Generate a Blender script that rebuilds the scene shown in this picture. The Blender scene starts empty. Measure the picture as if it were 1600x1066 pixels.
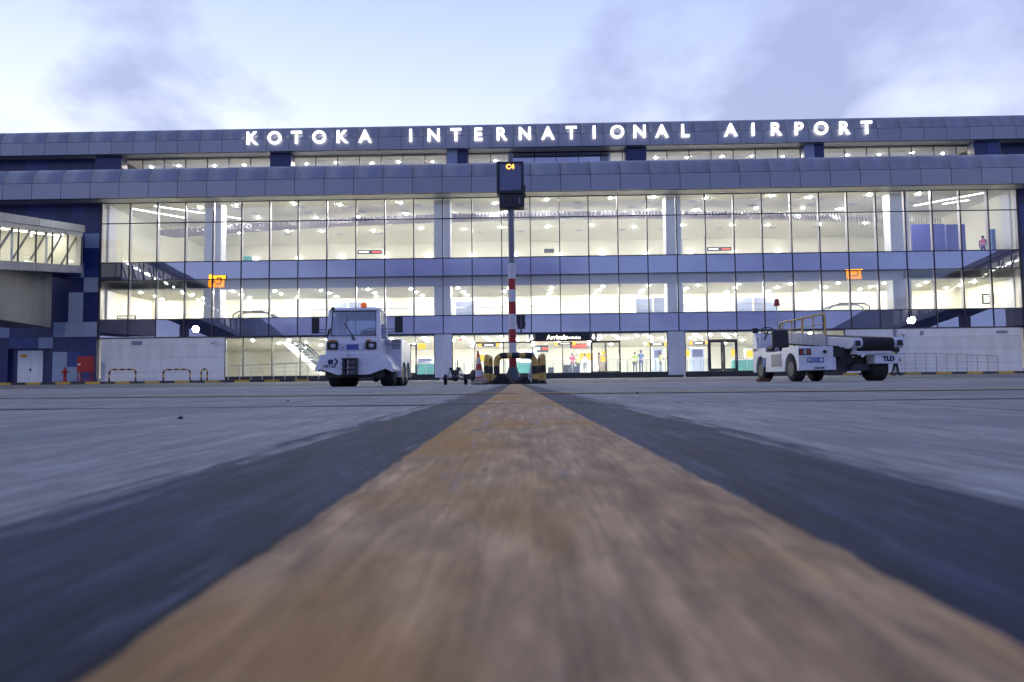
import bpy, bmesh, math, random
from mathutils import Vector, Matrix, Euler
random.seed(7)
R = math.radians
scene = bpy.context.scene
COL = scene.collection

# ------------------------------------------------------------------ camera
CAM_H = 0.091
YAW, PITCH, ROLL = R(0.95), R(3.38), R(0.66)
cam_d = bpy.data.cameras.new('camera')
cam_d.sensor_width = 36.0; cam_d.lens = 24.0; cam_d.sensor_fit = 'HORIZONTAL'
cam_d.clip_start = 0.02; cam_d.clip_end = 6000
cam = bpy.data.objects.new('camera', cam_d); COL.objects.link(cam)
fwd = Vector((-math.sin(YAW) * math.cos(PITCH), math.cos(YAW) * math.cos(PITCH), math.sin(PITCH)))
rgt0 = Vector((math.cos(YAW), math.sin(YAW), 0))
up0 = rgt0.cross(fwd)
rgt = (rgt0 * math.cos(ROLL) - up0 * math.sin(ROLL)).normalized()
upv = rgt.cross(fwd).normalized()
cam.matrix_world = Matrix((
    (rgt.x, upv.x, -fwd.x, 0), (rgt.y, upv.y, -fwd.y, 0), (rgt.z, upv.z, -fwd.z, CAM_H), (0, 0, 0, 1)))
cam_d.dof.use_dof = True; cam_d.dof.focus_distance = 24.0; cam_d.dof.aperture_fstop = 6.3
scene.camera = cam
FPX = 1066.67
def at(u, v, Y):
    """photo pixel -> world point on the vertical plane y = Y"""
    d = fwd * FPX + rgt * (u - 800) + upv * (533 - v)
    t = Y / d.y
    return Vector((d.x * t, Y, CAM_H + d.z * t))

# ------------------------------------------------------------------ world, sun, exposure
world = bpy.data.worlds.new('World'); scene.world = world
world.use_nodes = True
CLOUD_AT = (-7.9493, -18.7595, 0.0)
SUN_EL, SUN_AZ = R(4.0), R(-24.0)      # low behind the terminal, left of the middle
def build_world():
    nt = world.node_tree; N = nt.nodes; L = nt.links
    N.clear()
    out = N.new('ShaderNodeOutputWorld'); bg = N.new('ShaderNodeBackground')
    bg.inputs['Strength'].default_value = 0.105
    L.new(bg.outputs[0], out.inputs[0])
    sky = N.new('ShaderNodeTexSky'); sky.sky_type = 'NISHITA'; sky.sun_disc = False
    sky.sun_elevation = SUN_EL; sky.sun_rotation = SUN_AZ
    sky.air_density = 1.0; sky.dust_density = 0.6; sky.ozone_density = 3.0
    def math_(op, a, b=None):
        n = N.new('ShaderNodeMath'); n.operation = op
        for k, x in enumerate((a, b)):
            if x is None: continue
            if isinstance(x, (int, float)): n.inputs[k].default_value = x
            else: L.new(x, n.inputs[k])
        return n.outputs[0]
    def mix(fac, a, b, bt='MIX'):
        n = N.new('ShaderNodeMix'); n.data_type = 'RGBA'; n.blend_type = bt
        for s, x in ((n.inputs[0], fac), (n.inputs[6], a), (n.inputs[7], b)):
            if isinstance(x, (int, float)): s.default_value = x
            elif isinstance(x, tuple): s.default_value = (*x, 1)
            else: L.new(x, s)
        return n.outputs[2]
    tc = N.new('ShaderNodeTexCoord'); sep = N.new('ShaderNodeSeparateXYZ')
    L.new(tc.outputs['Generated'], sep.inputs[0])
    z = math_('MAXIMUM', sep.outputs['Z'], 0.0)
    # a high thin veil of cloud evens the clear sky out: pale near the horizon, bluer above
    ramp = N.new('ShaderNodeValToRGB'); L.new(z, ramp.inputs[0])
    e = ramp.color_ramp.elements
    e[0].position = 0.0; e[0].color = (9.8, 10.0, 10.8, 1)
    e[1].position = 1.0; e[1].color = (2.2, 2.8, 5.2, 1)
    for p, c in ((0.26, (9.0, 9.4, 10.8, 1)), (0.42, (6.1, 7.1, 10.0, 1)), (0.62, (3.4, 4.3, 7.6, 1))):
        el = e.new(p); el.color = c
    # the veil is brighter on the side where the sun went down
    sund = N.new('ShaderNodeVectorMath'); sund.operation = 'DOT_PRODUCT'
    L.new(tc.outputs['Generated'], sund.inputs[0])
    sund.inputs[1].default_value = (math.sin(SUN_AZ), math.cos(SUN_AZ), 0.0)
    side = math_('MULTIPLY_ADD', sund.outputs['Value'], 0.5)
    side.node.inputs[2].default_value = 0.5
    dusk = mix(side, (0.40, 0.46, 0.72), (1.12, 1.10, 1.04))
    veil = mix(1.0, ramp.outputs[0], dusk, 'MULTIPLY')
    nis = mix(1.0, sky.outputs[0], (0.75, 0.92, 1.35), 'MULTIPLY')
    clear = mix(0.22, veil, nis)
    # clouds: soft heaps, two sizes of noise over the direction
    mp = N.new('ShaderNodeMapping'); L.new(tc.outputs['Generated'], mp.inputs[0])
    mp.inputs['Location'].default_value = CLOUD_AT; mp.inputs['Scale'].default_value = (1.0, 1.0, 1.5)
    n1 = N.new('ShaderNodeTexNoise'); L.new(mp.outputs[0], n1.inputs['Vector'])
    n1.inputs['Scale'].default_value = 3.4; n1.inputs['Detail'].default_value = 9; n1.inputs['Roughness'].default_value = 0.53
    n1.inputs['Distortion'].default_value = 0.15
    cr = N.new('ShaderNodeValToRGB'); L.new(n1.outputs['Fac'], cr.inputs[0])
    cr.color_ramp.elements[0].position = 0.455; cr.color_ramp.elements[0].color = (0, 0, 0, 1)
    cr.color_ramp.elements[1].position = 0.61; cr.color_ramp.elements[1].color = (1, 1, 1, 1)
    cfac = math_('MULTIPLY', cr.outputs[0], 0.9)
    cloudc = mix(side, (1.7, 1.9, 4.2), (3.5, 4.0, 6.1))
    full = mix(cfac, clear, cloudc)
    L.new(full, bg.inputs['Color'])
build_world()
sun_d = bpy.data.lights.new('sun', 'SUN'); sun_d.energy = 0.5; sun_d.angle = R(12); sun_d.color = (1, 0.86, 0.72)
sun = bpy.data.objects.new('sun', sun_d); COL.objects.link(sun)
sdir = Vector((math.sin(SUN_AZ) * math.cos(SUN_EL), math.cos(SUN_AZ) * math.cos(SUN_EL), math.sin(SUN_EL)))
sun.rotation_euler = sdir.to_track_quat('Z', 'Y').to_euler(); sun.location = (0, 0, 60)
vs = scene.view_settings
vs.view_transform = 'Standard'; vs.look = 'None'; vs.exposure = 0.4; vs.gamma = 1.0; vs.use_curve_mapping = False
cy = scene.cycles
cy.use_denoising = True
try: cy.denoiser = 'OPENIMAGEDENOISE'
except Exception: pass
cy.max_bounces = 8; cy.diffuse_bounces = 4; cy.glossy_bounces = 4; cy.transparent_max_bounces = 12
cy.sample_clamp_indirect = 6.0
cy.use_light_tree = True

# ------------------------------------------------------------------ mesh helpers
class MB:
    def __init__(s): s.v = []; s.f = []; s.m = []; s.sm = []
    def add(s, vs_, fs, m=0, smooth=False):
        b = len(s.v); s.v += [tuple(p) for p in vs_]
        for f in fs:
            s.f.append([b + i for i in f]); s.m.append(m); s.sm.append(smooth)
        return s
    def box(s, a, b, m=0, M=None):
        (x0, y0, z0), (x1, y1, z1) = a, b
        p = [(x0, y0, z0), (x1, y0, z0), (x1, y1, z0), (x0, y1, z0), (x0, y0, z1), (x1, y0, z1), (x1, y1, z1), (x0, y1, z1)]
        if M is not None: p = [tuple(M @ Vector(q)) for q in p]
        return s.hexa(p, m)
    def hexa(s, p, m=0):
        return s.add(p, [(0, 3, 2, 1), (4, 5, 6, 7), (0, 1, 5, 4), (1, 2, 6, 5), (2, 3, 7, 6), (3, 0, 4, 7)], m)
    def prism(s, poly, axis, a, b, m=0, smooth=False):
        """poly: 2-d points; axis 'x' -> (y,z), 'y' -> (x,z), 'z' -> (x,y)"""
        def mk(p, t):
            return {'x': (t, p[0], p[1]), 'y': (p[0], t, p[1]), 'z': (p[0], p[1], t)}[axis]
        n = len(poly)
        vs_ = [mk(p, a) for p in poly] + [mk(p, b) for p in poly]
        s.add(vs_, [list(range(n))[::-1], list(range(n, 2 * n))], m)
        s.add(vs_, [(i, (i + 1) % n, n + (i + 1) % n, n + i) for i in range(n)], m, smooth)
        return s
    def tube(s, pts, r, n=10, m=0, caps=True, closed=False, r1=None):
        pts = [Vector(p) for p in pts]; k = len(pts); rings = []
        prev = None
        for i, p in enumerate(pts):
            if closed: t = pts[(i + 1) % k] - pts[i - 1]
            else: t = pts[min(i + 1, k - 1)] - pts[max(i - 1, 0)]
            t.normalize()
            if prev is None:
                a = Vector((0, 0, 1)) if abs(t.z) < 0.9 else Vector((1, 0, 0))
                x = t.cross(a).normalized()
            else:
                x = (prev - t * prev.dot(t)).normalized()
            prev = x; y = t.cross(x)
            rr = r if r1 is None else r + (r1 - r) * i / max(k - 1, 1)
            rings.append([p + (x * math.cos(2 * math.pi * j / n) + y * math.sin(2 * math.pi * j / n)) * rr for j in range(n)])
        vs_ = [q for g in rings for q in g]
        fs = []
        for i in range(k if closed else k - 1):
            a, b = i * n, ((i + 1) % k) * n
            for j in range(n): fs.append((a + j, a + (j + 1) % n, b + (j + 1) % n, b + j))
        s.add(vs_, fs, m, True)
        if caps and not closed:
            s.add(rings[0], [list(range(n))[::-1]], m); s.add(rings[-1], [list(range(n))], m)
        return s
    def lathe(s, prof, c, axis='z', n=20, m=0, smooth=True):
        """prof: (radius, offset along axis)"""
        vs_ = []
        for r, h in prof:
            for j in range(n):
                a = 2 * math.pi * j / n; x, y = r * math.cos(a), r * math.sin(a)
                q = {'z': (x, y, h), 'x': (h, x, y), 'y': (y, h, x)}[axis]
                vs_.append((c[0] + q[0], c[1] + q[1], c[2] + q[2]))
        fs = []
        for i in range(len(prof) - 1):
            for j in range(n):
                fs.append((i * n + j, i * n + (j + 1) % n, (i + 1) * n + (j + 1) % n, (i + 1) * n + j))
        s.add(vs_, fs, m, smooth)
        s.add(vs_[:n], [list(range(n))[::-1]], m); s.add(vs_[-n:], [list(range(n))], m)
        return s
    def sphere(s, c, r, n=16, m=0, sq=(1, 1, 1)):
        prof = [(math.sin(math.pi * i / 8) * r, -math.cos(math.pi * i / 8) * r) for i in range(9)]
        prof[0] = (r * 0.02, -r); prof[-1] = (r * 0.02, r)
        k = len(s.v); s.lathe(prof, (0, 0, 0), 'z', n, m)
        for i in range(k, len(s.v)):
            p = s.v[i]; s.v[i] = (c[0] + p[0] * sq[0], c[1] + p[1] * sq[1], c[2] + p[2] * sq[2])
        return s
    def mesh(s, name, mats):
        me = bpy.data.meshes.new(name); me.from_pydata(s.v, [], s.f)
        for m_ in (mats if isinstance(mats, (list, tuple)) else [mats]): me.materials.append(m_)
        me.polygons.foreach_set('material_index', s.m); me.polygons.foreach_set('use_smooth', s.sm)
        bm = bmesh.new(); bm.from_mesh(me); bmesh.ops.recalc_face_normals(bm, faces=bm.faces); bm.to_mesh(me); bm.free()
        me.update(); return me
def worldloc(o):
    p = Vector((0, 0, 0))
    while o is not None: p = p + o.location; o = o.parent
    return p
def link(name, data, parent=None, loc=(0, 0, 0), rot=(0, 0, 0), scale=None):
    o = bpy.data.objects.new(name, data); COL.objects.link(o)
    o.location = loc; o.rotation_euler = rot
    if scale: o.scale = scale
    if parent is not None: o.parent = parent
    return o
def obj(name, mb, mats, parent=None, loc=(0, 0, 0), rot=(0, 0, 0), bevel=0, seg=2):
    o = link(name, mb.mesh(name, mats), parent, loc, rot)
    if bevel:
        b = o.modifiers.new('bevel', 'BEVEL'); b.width = bevel; b.segments = seg; b.limit_method = 'ANGLE'; b.angle_limit = R(40)
    return o
_ub = {}
def ubox(mat):
    if mat.name not in _ub: _ub[mat.name] = MB().box((-.5, -.5, -.5), (.5, .5, .5)).mesh('block', mat)
    return _ub[mat.name]
def piece(name, mat, a, b, parent=None, rot=(0, 0, 0)):
    """a box given by WORLD corners, under an unrotated, unscaled parent; alike pieces share mesh data"""
    c = Vector([(p + q) / 2 for p, q in zip(a, b)]); s_ = [abs(q - p) for p, q in zip(a, b)]
    return link(name, ubox(mat), parent, c - worldloc(parent), rot, s_)
def wobj(name, mb, mats, parent, bevel=0):
    """a mesh in WORLD coordinates under an unrotated parent"""
    o = obj(name, mb, mats, parent, -worldloc(parent) if parent else (0, 0, 0), bevel=bevel); return o
def tag(o, label=None, cat=None, group=None, kind=None):
    if label: o['label'] = label
    if cat: o['category'] = cat
    if group: o['group'] = group
    if kind: o['kind'] = kind
    return o
def thing(name, label, cat, loc=(0, 0, 0), rz=0, group=None):
    return tag(link(name, None, None, loc, (0, 0, rz)), label, cat, group)
def copy_tree(o, parent=None):
    c = o.copy(); COL.objects.link(c); c.parent = parent
    for ch in list(o.children): copy_tree(ch, c)
    return c
def text_mesh(txt, size, extrude, mat, thick=0.0, align='CENTER'):
    cu = bpy.data.curves.new('text', 'FONT'); cu.body = txt; cu.size = size; cu.extrude = extrude
    cu.offset = thick; cu.align_x = align; cu.align_y = 'CENTER'; cu.resolution_u = 4
    t = bpy.data.objects.new('text', cu); COL.objects.link(t)
    dg = bpy.context.evaluated_depsgraph_get(); dg.update()
    me = bpy.data.meshes.new_from_object(t.evaluated_get(dg))
    bpy.data.objects.remove(t); bpy.data.curves.remove(cu)
    me.materials.clear(); me.materials.append(mat)
    return me
UPRIGHT = (R(90), 0, 0)     # a text standing up, read from the camera's side

# ------------------------------------------------------------------ materials
def principled(name, col, rough=0.5, metal=0.0, spec=0.5, emit=None, estr=0.0, var=0.0, vscale=3.0, bump=0.0, bscale=40.0, coat=0.0, stretch=(1, 1, 1), rvar=0.0):
    m = bpy.data.materials.new(name); m.use_nodes = True
    nt = m.node_tree; N = nt.nodes; L = nt.links
    b = N['Principled BSDF']
    b.inputs['Base Color'].default_value = (*col, 1); b.inputs['Roughness'].default_value = rough
    b.inputs['Metallic'].default_value = metal; b.inputs['Specular IOR Level'].default_value = spec
    b.inputs['Coat Weight'].default_value = coat
    if emit: b.inputs['Emission Color'].default_value = (*emit, 1); b.inputs['Emission Strength'].default_value = estr
    if var or bump or rvar:
        g = N.new('ShaderNodeNewGeometry'); mp = N.new('ShaderNodeMapping'); L.new(g.outputs['Position'], mp.inputs[0])
        mp.inputs['Scale'].default_value = stretch
        n = N.new('ShaderNodeTexNoise'); L.new(mp.outputs[0], n.inputs['Vector'])
        n.inputs['Scale'].default_value = vscale; n.inputs['Detail'].default_value = 6; n.inputs['Roughness'].default_value = 0.6
        if var:
            oi = N.new('ShaderNodeObjectInfo')
            ad = N.new('ShaderNodeMath'); ad.operation = 'MULTIPLY_ADD'; L.new(oi.outputs['Random'], ad.inputs[0]); ad.inputs[1].default_value = 0.35
            L.new(n.outputs['Fac'], ad.inputs[2])
            mr = N.new('ShaderNodeMapRange'); L.new(ad.outputs[0], mr.inputs[0])
            mr.inputs[1].default_value = 0.4; mr.inputs[2].default_value = 0.95
            mr.inputs[3].default_value = 1 - var; mr.inputs[4].default_value = 1 + var
            mx = N.new('ShaderNodeMix'); mx.data_type = 'RGBA'; mx.blend_type = 'MULTIPLY'; mx.inputs[0].default_value = 1
            mx.inputs[6].default_value = (*col, 1); L.new(mr.outputs[0], mx.inputs[7]); L.new(mx.outputs[2], b.inputs['Base Color'])
        if rvar:
            m2 = N.new('ShaderNodeMapRange'); L.new(n.outputs['Fac'], m2.inputs[0]); m2.inputs[1].default_value = .3; m2.inputs[2].default_value = .7
            m2.inputs[3].default_value = max(0, rough - rvar); m2.inputs[4].default_value = rough + rvar; L.new(m2.outputs[0], b.inputs['Roughness'])
        if bump:
            n2 = N.new('ShaderNodeTexNoise'); L.new(mp.outputs[0], n2.inputs['Vector']); n2.inputs['Scale'].default_value = bscale; n2.inputs['Detail'].default_value = 4
            bp = N.new('ShaderNodeBump'); bp.inputs['Strength'].default_value = bump; bp.inputs['Distance'].default_value = 0.01
            L.new(n2.outputs['Fac'], bp.inputs['Height']); L.new(bp.outputs[0], b.inputs['Normal'])
    return m
def emitter(name, col, s):
    m = bpy.data.materials.new(name); m.use_nodes = True; nt = m.node_tree; nt.nodes.clear()
    o = nt.nodes.new('ShaderNodeOutputMaterial'); e = nt.nodes.new('ShaderNodeEmission')
    e.inputs[0].default_value = (*col, 1); e.inputs[1].default_value = s; nt.links.new(e.outputs[0], o.inputs[0]); return m
def glass(name, tint, refl=(0.9, 0.94, 1.0), base=0.08, wave=0.0, opaque=None, rough=0.0):
    """thin glazing: what is behind shows through (or an opaque enamel back), the sky and surroundings mirror in it"""
    m = bpy.data.materials.new(name); m.use_nodes = True; nt = m.node_tree; N = nt.nodes; L = nt.links; N.clear()
    o = N.new('ShaderNodeOutputMaterial'); mx = N.new('ShaderNodeMixShader')
    if opaque is None:
        a = N.new('ShaderNodeBsdfTransparent'); a.inputs[0].default_value = (*tint, 1)
    else:
        a = N.new('ShaderNodeBsdfDiffuse'); a.inputs[0].default_value = (*opaque, 1)
    gl = N.new('ShaderNodeBsdfGlossy'); gl.inputs[0].default_value = (*refl, 1); gl.inputs['Roughness'].default_value = rough
    fc = N.new('ShaderNodeLayerWeight'); fc.inputs[0].default_value = 0.5
    p5 = N.new('ShaderNodeMath'); p5.operation = 'POWER'; L.new(fc.outputs['Facing'], p5.inputs[0]); p5.inputs[1].default_value = 5.0
    lw = N.new('ShaderNodeMath'); lw.operation = 'MULTIPLY_ADD'; L.new(p5.outputs[0], lw.inputs[0]); lw.inputs[1].default_value = 0.9; lw.inputs[2].default_value = 0.04
    ad = N.new('ShaderNodeMath'); ad.operation = 'ADD'; ad.use_clamp = True; L.new(lw.outputs[0], ad.inputs[0]); ad.inputs[1].default_value = base
    if wave:
        g = N.new('ShaderNodeNewGeometry'); n = N.new('ShaderNodeTexNoise'); L.new(g.outputs['Position'], n.inputs['Vector'])
        n.inputs['Scale'].default_value = 0.55; n.inputs['Detail'].default_value = 1.5
        bp = N.new('ShaderNodeBump'); bp.inputs['Strength'].default_value = wave; bp.inputs['Distance'].default_value = 0.02
        L.new(n.outputs['Fac'], bp.inputs['Height']); L.new(bp.outputs[0], gl.inputs['Normal'])
    L.new(ad.outputs[0], mx.inputs[0]); L.new(a.outputs[0], mx.inputs[1]); L.new(gl.outputs[0], mx.inputs[2]); L.new(mx.outputs[0], o.inputs[0])
    return m
P = principled
M = dict(
    fascia=P('aluminium cladding', (0.285, 0.295, 0.345), 0.36, 0.45, var=0.09, vscale=0.8, rvar=0.08),
    soffit=P('soffit panel', (0.52, 0.53, 0.50), 0.35, 0.3, var=0.05),
    joint=P('dark joint', (0.07, 0.072, 0.09), 0.7),
    mullion=P('dark mullion', (0.028, 0.03, 0.05), 0.45, 0.2),
    fin=P('anodised fin', (0.50, 0.46, 0.50), 0.45, 0.3),
    navy=P('navy panel', (0.014, 0.022, 0.115), 0.35, var=0.12, vscale=1),
    indigo=P('indigo panel', (0.020, 0.040, 0.19), 0.35, var=0.12, vscale=1),
    paleblue=P('pale blue panel', (0.25, 0.31, 0.45), 0.4, var=0.08, vscale=1),
    white_wall=P('white sandwich panel', (0.68, 0.69, 0.72), 0.5, var=0.13, vscale=2.2, stretch=(1, 1, .18)),
    cream=P('cream plaster', (0.80, 0.775, 0.68), 0.7, var=0.03, vscale=.5),
    ceiling=P('ceiling board', (0.84, 0.82, 0.74), 0.7),
    lilac=P('lilac grey plaster', (0.60, 0.60, 0.70), 0.7),
    floor=P('polished tile', (0.55, 0.53, 0.48), 0.25),
    column=P('column cladding', (0.72, 0.72, 0.78), 0.4),
    partition=P('blue grey partition', (0.36, 0.40, 0.58), 0.4),
    violet=P('violet partition', (0.10, 0.11, 0.38), 0.4, var=.1),
    slat=P('mauve slat', (0.40, 0.37, 0.42), 0.5),
    tealglass=P('green tinted counter', (0.07, 0.24, 0.24), 0.3),
    steel=P('stainless steel', (0.42, 0.42, 0.46), 0.3, 0.8),
    steel_dark=P('dark steel', (0.05, 0.05, 0.06), 0.5, 0.5, var=.3, vscale=20),
    black=P('black plastic', (0.012, 0.012, 0.016), 0.45),
    rubber=P('tyre rubber', (0.014, 0.014, 0.016), 0.8, var=0.3, vscale=25),
    paint=P('white vehicle paint', (0.63, 0.63, 0.69), 0.35, var=0.15, vscale=6, coat=0.2, rvar=.1),
    grime=P('greyed white paint', (0.46, 0.45, 0.50), 0.55, var=0.2, vscale=9),
    yellow=P('yellow paint', (0.54, 0.35, 0.08), 0.5, var=0.16, vscale=9),
    yellow_rail=P('ochre rail paint', (0.55, 0.36, 0.10), 0.5, var=0.2, vscale=9),
    blackpaint=P('black paint', (0.014, 0.013, 0.018), 0.5, var=0.3, vscale=9),
    red=P('red paint', (0.34, 0.018, 0.018), 0.45, var=0.14, vscale=7),
    dullred=P('dull red brick', (0.16, 0.07, 0.055), 0.8, var=.3, vscale=20),
    navy_print=P('navy print', (0.012, 0.02, 0.07), 0.5),
    blue_print=P('blue print', (0.05, 0.10, 0.36), 0.5),
    pale_print=P('pale print', (0.46, 0.50, 0.66), 0.5),
    amber=P('amber lens', (0.75, 0.13, 0.015), 0.25, emit=(1, .16, .02), estr=0.25),
    amberflat=P('amber indicator', (0.42, 0.20, 0.04), 0.3),
    redlens=P('red lens', (0.25, 0.03, 0.02), 0.25),
    lens=P('lamp lens', (0.32, 0.34, 0.40), 0.12, 0.6),
    orange=P('orange board', (0.75, 0.30, 0.02), 0.5),
    darkglass=P('dark screen glass', (0.10, 0.11, 0.20), 0.06, var=.15, vscale=2),
    pole=P('painted pole grey', (0.16, 0.165, 0.20), 0.45, 0.3, var=.1, vscale=6),
    conebase=P('dark footing steel', (0.09, 0.11, 0.15), 0.5, 0.3, var=.2, vscale=8),
    tanbag=P('tan sandbag', (0.42, 0.33, 0.26), 0.9, var=.2, vscale=12),
    coneorange=P('cone orange', (0.52, 0.09, 0.04), 0.55, var=.1),
    conewhite=P('cone white', (0.62, 0.60, 0.62), 0.5, var=.1),
    asphalt=P('asphalt', (0.10, 0.10, 0.115), 0.85, var=0.2, vscale=2.5, bump=.3, bscale=60),
    paving=P('grey paving', (0.26, 0.26, 0.27), 0.8, var=.12, vscale=2),
    kerb_y=P('kerb yellow', (0.50, 0.33, 0.05), 0.65, var=.22, vscale=5),
    kerb_b=P('kerb black', (0.045, 0.045, 0.05), 0.7, var=.3, vscale=5),
    bridge=P('jet bridge cladding', (0.27, 0.275, 0.31), 0.4, 0.25, var=.14, vscale=1.6, stretch=(1, 1, .4)),
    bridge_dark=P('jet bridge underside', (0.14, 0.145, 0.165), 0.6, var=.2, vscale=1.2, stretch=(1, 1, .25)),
    brace=P('brown grey brace', (0.26, 0.23, 0.20), 0.5),
    g_vision=glass('vision glass', (0.93, 0.95, 0.95), base=0.04, wave=0.10),
    g_spandrel=glass('spandrel glass', (1, 1, 1), refl=(0.66, 0.68, 0.82), base=0.50, wave=0.10, opaque=(0.03, 0.035, 0.10)),
    g_shop=glass('shop glass', (0.95, 0.97, 0.96), base=0.02),
    g_cab=glass('cab glass', (0.80, 0.83, 0.88), base=0.05),
    e_down=emitter('downlight glow', (1.0, 0.965, 0.88), 2000),
    e_down0=emitter('arrivals downlight glow', (1.0, 0.98, 0.93), 1900),
    e_down1=emitter('corridor downlight glow', (1.0, 0.96, 0.85), 1100),
    e_down3=emitter('top floor downlight glow', (1.0, 0.93, 0.82), 900),
    e_strip=emitter('linear light glow', (1.0, 0.97, 0.88), 9),
    e_letter=emitter('sign letter glow', (1.0, 0.98, 1.0), 1.9),
    e_bridge=emitter('jet bridge ceiling light glow', (1.0, 0.95, 0.82), 12),
    e_white=emitter('sign white glow', (1.0, 0.97, 0.9), 2.6),
    e_amber=emitter('amber led glow', (1.0, 0.42, 0.06), 2.4),
    e_orange=emitter('orange sign glow', (1.0, 0.30, 0.008), 8.0),
    e_yellow=emitter('yellow sign glow', (1.0, 0.55, 0.05), 1.3),
    e_red=emitter('red sign glow', (1.0, 0.10, 0.06), 2.0),
    e_flood=emitter('floodlight glow', (1.0, 0.97, 0.92), 170),
)

# ------------------------------------------------------------------ ground materials
def ground_mat(name, base, alt, streak=0.25, wear=None, wearcol=None, rough=0.8, bump=0.5, patch=None, wear2=None, mottle=.2, tyre=False):
    """broomed concrete or worn paint on it: grain drawn out along the lead-in line, patches, pits"""
    m = bpy.data.materials.new(name); m.use_nodes = True; nt = m.node_tree; N = nt.nodes; L = nt.links
    b = N['Principled BSDF']; b.inputs['Roughness'].default_value = rough; b.inputs['Specular IOR Level'].default_value = 0.3
    g = N.new('ShaderNodeNewGeometry')
    def noise(scale, sx=1, sy=1, det=5, rg=0.6, off=0):
        mp = N.new('ShaderNodeMapping'); L.new(g.outputs['Position'], mp.inputs[0]); mp.inputs['Scale'].default_value = (sx, sy, 1)
        mp.inputs['Location'].default_value = (off, off * .7, 0)
        n = N.new('ShaderNodeTexNoise'); L.new(mp.outputs[0], n.inputs['Vector'])
        n.inputs['Scale'].default_value = scale; n.inputs['Detail'].default_value = det; n.inputs['Roughness'].default_value = rg
        return n.outputs['Fac']
    def ramp(x, a, b_, lo=0.0, hi=1.0):
        r = N.new('ShaderNodeMapRange'); L.new(x, r.inputs[0]); r.inputs[1].default_value = a; r.inputs[2].default_value = b_
        r.inputs[3].default_value = lo; r.inputs[4].default_value = hi; return r.outputs[0]
    def mix(f, a, b_, bt='MIX'):
        x = N.new('ShaderNodeMix'); x.data_type = 'RGBA'; x.blend_type = bt
        for s, q in ((x.inputs[0], f), (x.inputs[6], a), (x.inputs[7], b_)):
            if isinstance(q, (int, float)): s.default_value = q
            elif isinstance(q, tuple): s.default_value = (*q, 1)
            else: L.new(q, s)
        return x.outputs[2]
    oi = N.new('ShaderNodeObjectInfo')
    col = mix(ramp(noise(2.0, 1, .4), .35, .65), base, alt)
    col = mix(ramp(noise(7.0, 1, .22, off=5), .42, .7, 0, .75), col, tuple(c * .66 for c in base))
    col = mix(1.0, col, ramp(noise(48, 1, .05, 6, .75, off=33), .3, .7, 1 - streak * .9, 1 + streak * .9), 'MULTIPLY')
    fine = noise(170, 1, .04, 7, .8, off=3)
    col = mix(1.0, col, ramp(fine, .3, .7, 1 - streak, 1 + streak), 'MULTIPLY')
    col = mix(1.0, col, ramp(noise(42, 1, .30, 5, .62, off=17), .32, .68, 1 - mottle, 1 + mottle), 'MULTIPLY')
    if tyre: col = mix(ramp(noise(1.6, 1, .035, 4, .6, off=41), .5, .66, 0, .8), col, tuple(c * .62 for c in base))
    if patch: col = mix(ramp(noise(3.1, 1, .5, 4, .55, off=9), .5, .62, 0, .85), col, patch)
    if wear: col = mix(ramp(noise(18, 1, .10, 8, .72, off=2), wear, wear + .09), col, wearcol)
    if wear2: col = mix(ramp(noise(42, 1, .14, 7, .75, off=21), wear2[0], wear2[0] + .1), col, wear2[1])
    col = mix(1.0, col, ramp(oi.outputs['Random'], 0, 1, .93, 1.07), 'MULTIPLY')
    L.new(col, b.inputs['Base Color'])
    bp = N.new('ShaderNodeBump'); bp.inputs['Strength'].default_value = bump; bp.inputs['Distance'].default_value = 0.003
    L.new(fine, bp.inputs['Height'])
    bp2 = N.new('ShaderNodeBump'); bp2.inputs['Strength'].default_value = bump; bp2.inputs['Distance'].default_value = 0.006
    L.new(noise(44, 1, .10, 6, .7, off=11), bp2.inputs['Height']); L.new(bp.outputs[0], bp2.inputs['Normal'])
    L.new(bp2.outputs[0], b.inputs['Normal'])
    return m
M['concrete'] = ground_mat('broomed concrete', (0.365, 0.345, 0.33), (0.285, 0.272, 0.268), .55, mottle=.10, patch=(0.22, 0.218, 0.225), wear2=(.60, (0.17, 0.168, 0.175)), tyre=True)
M['line_yellow'] = ground_mat('worn yellow line paint', (0.53, 0.325, 0.16), (0.46, 0.295, 0.175), .34, wear=.585, wearcol=(0.33, 0.295, 0.30),
                              patch=(0.44, 0.215, 0.045), wear2=(.59, (0.19, 0.125, 0.09)), mottle=.34)
M['line_black'] = ground_mat('worn black line paint', (0.022, 0.029, 0.058), (0.05, 0.058, 0.095), .75, wear=.57, wearcol=(0.13, 0.14, 0.19), rough=.75, mottle=.3)
M['line_fringe'] = ground_mat('black paint fading into concrete', (0.30, 0.29, 0.285), (0.22, 0.215, 0.22), .5, wear=.47, wearcol=(0.05, 0.055, 0.085), mottle=.35)
M['line_orange'] = ground_mat('thin ochre line paint', (0.48, 0.28, 0.12), (0.40, 0.26, 0.15), .2, wear=.56, wearcol=(0.30, 0.28, 0.27))

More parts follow.
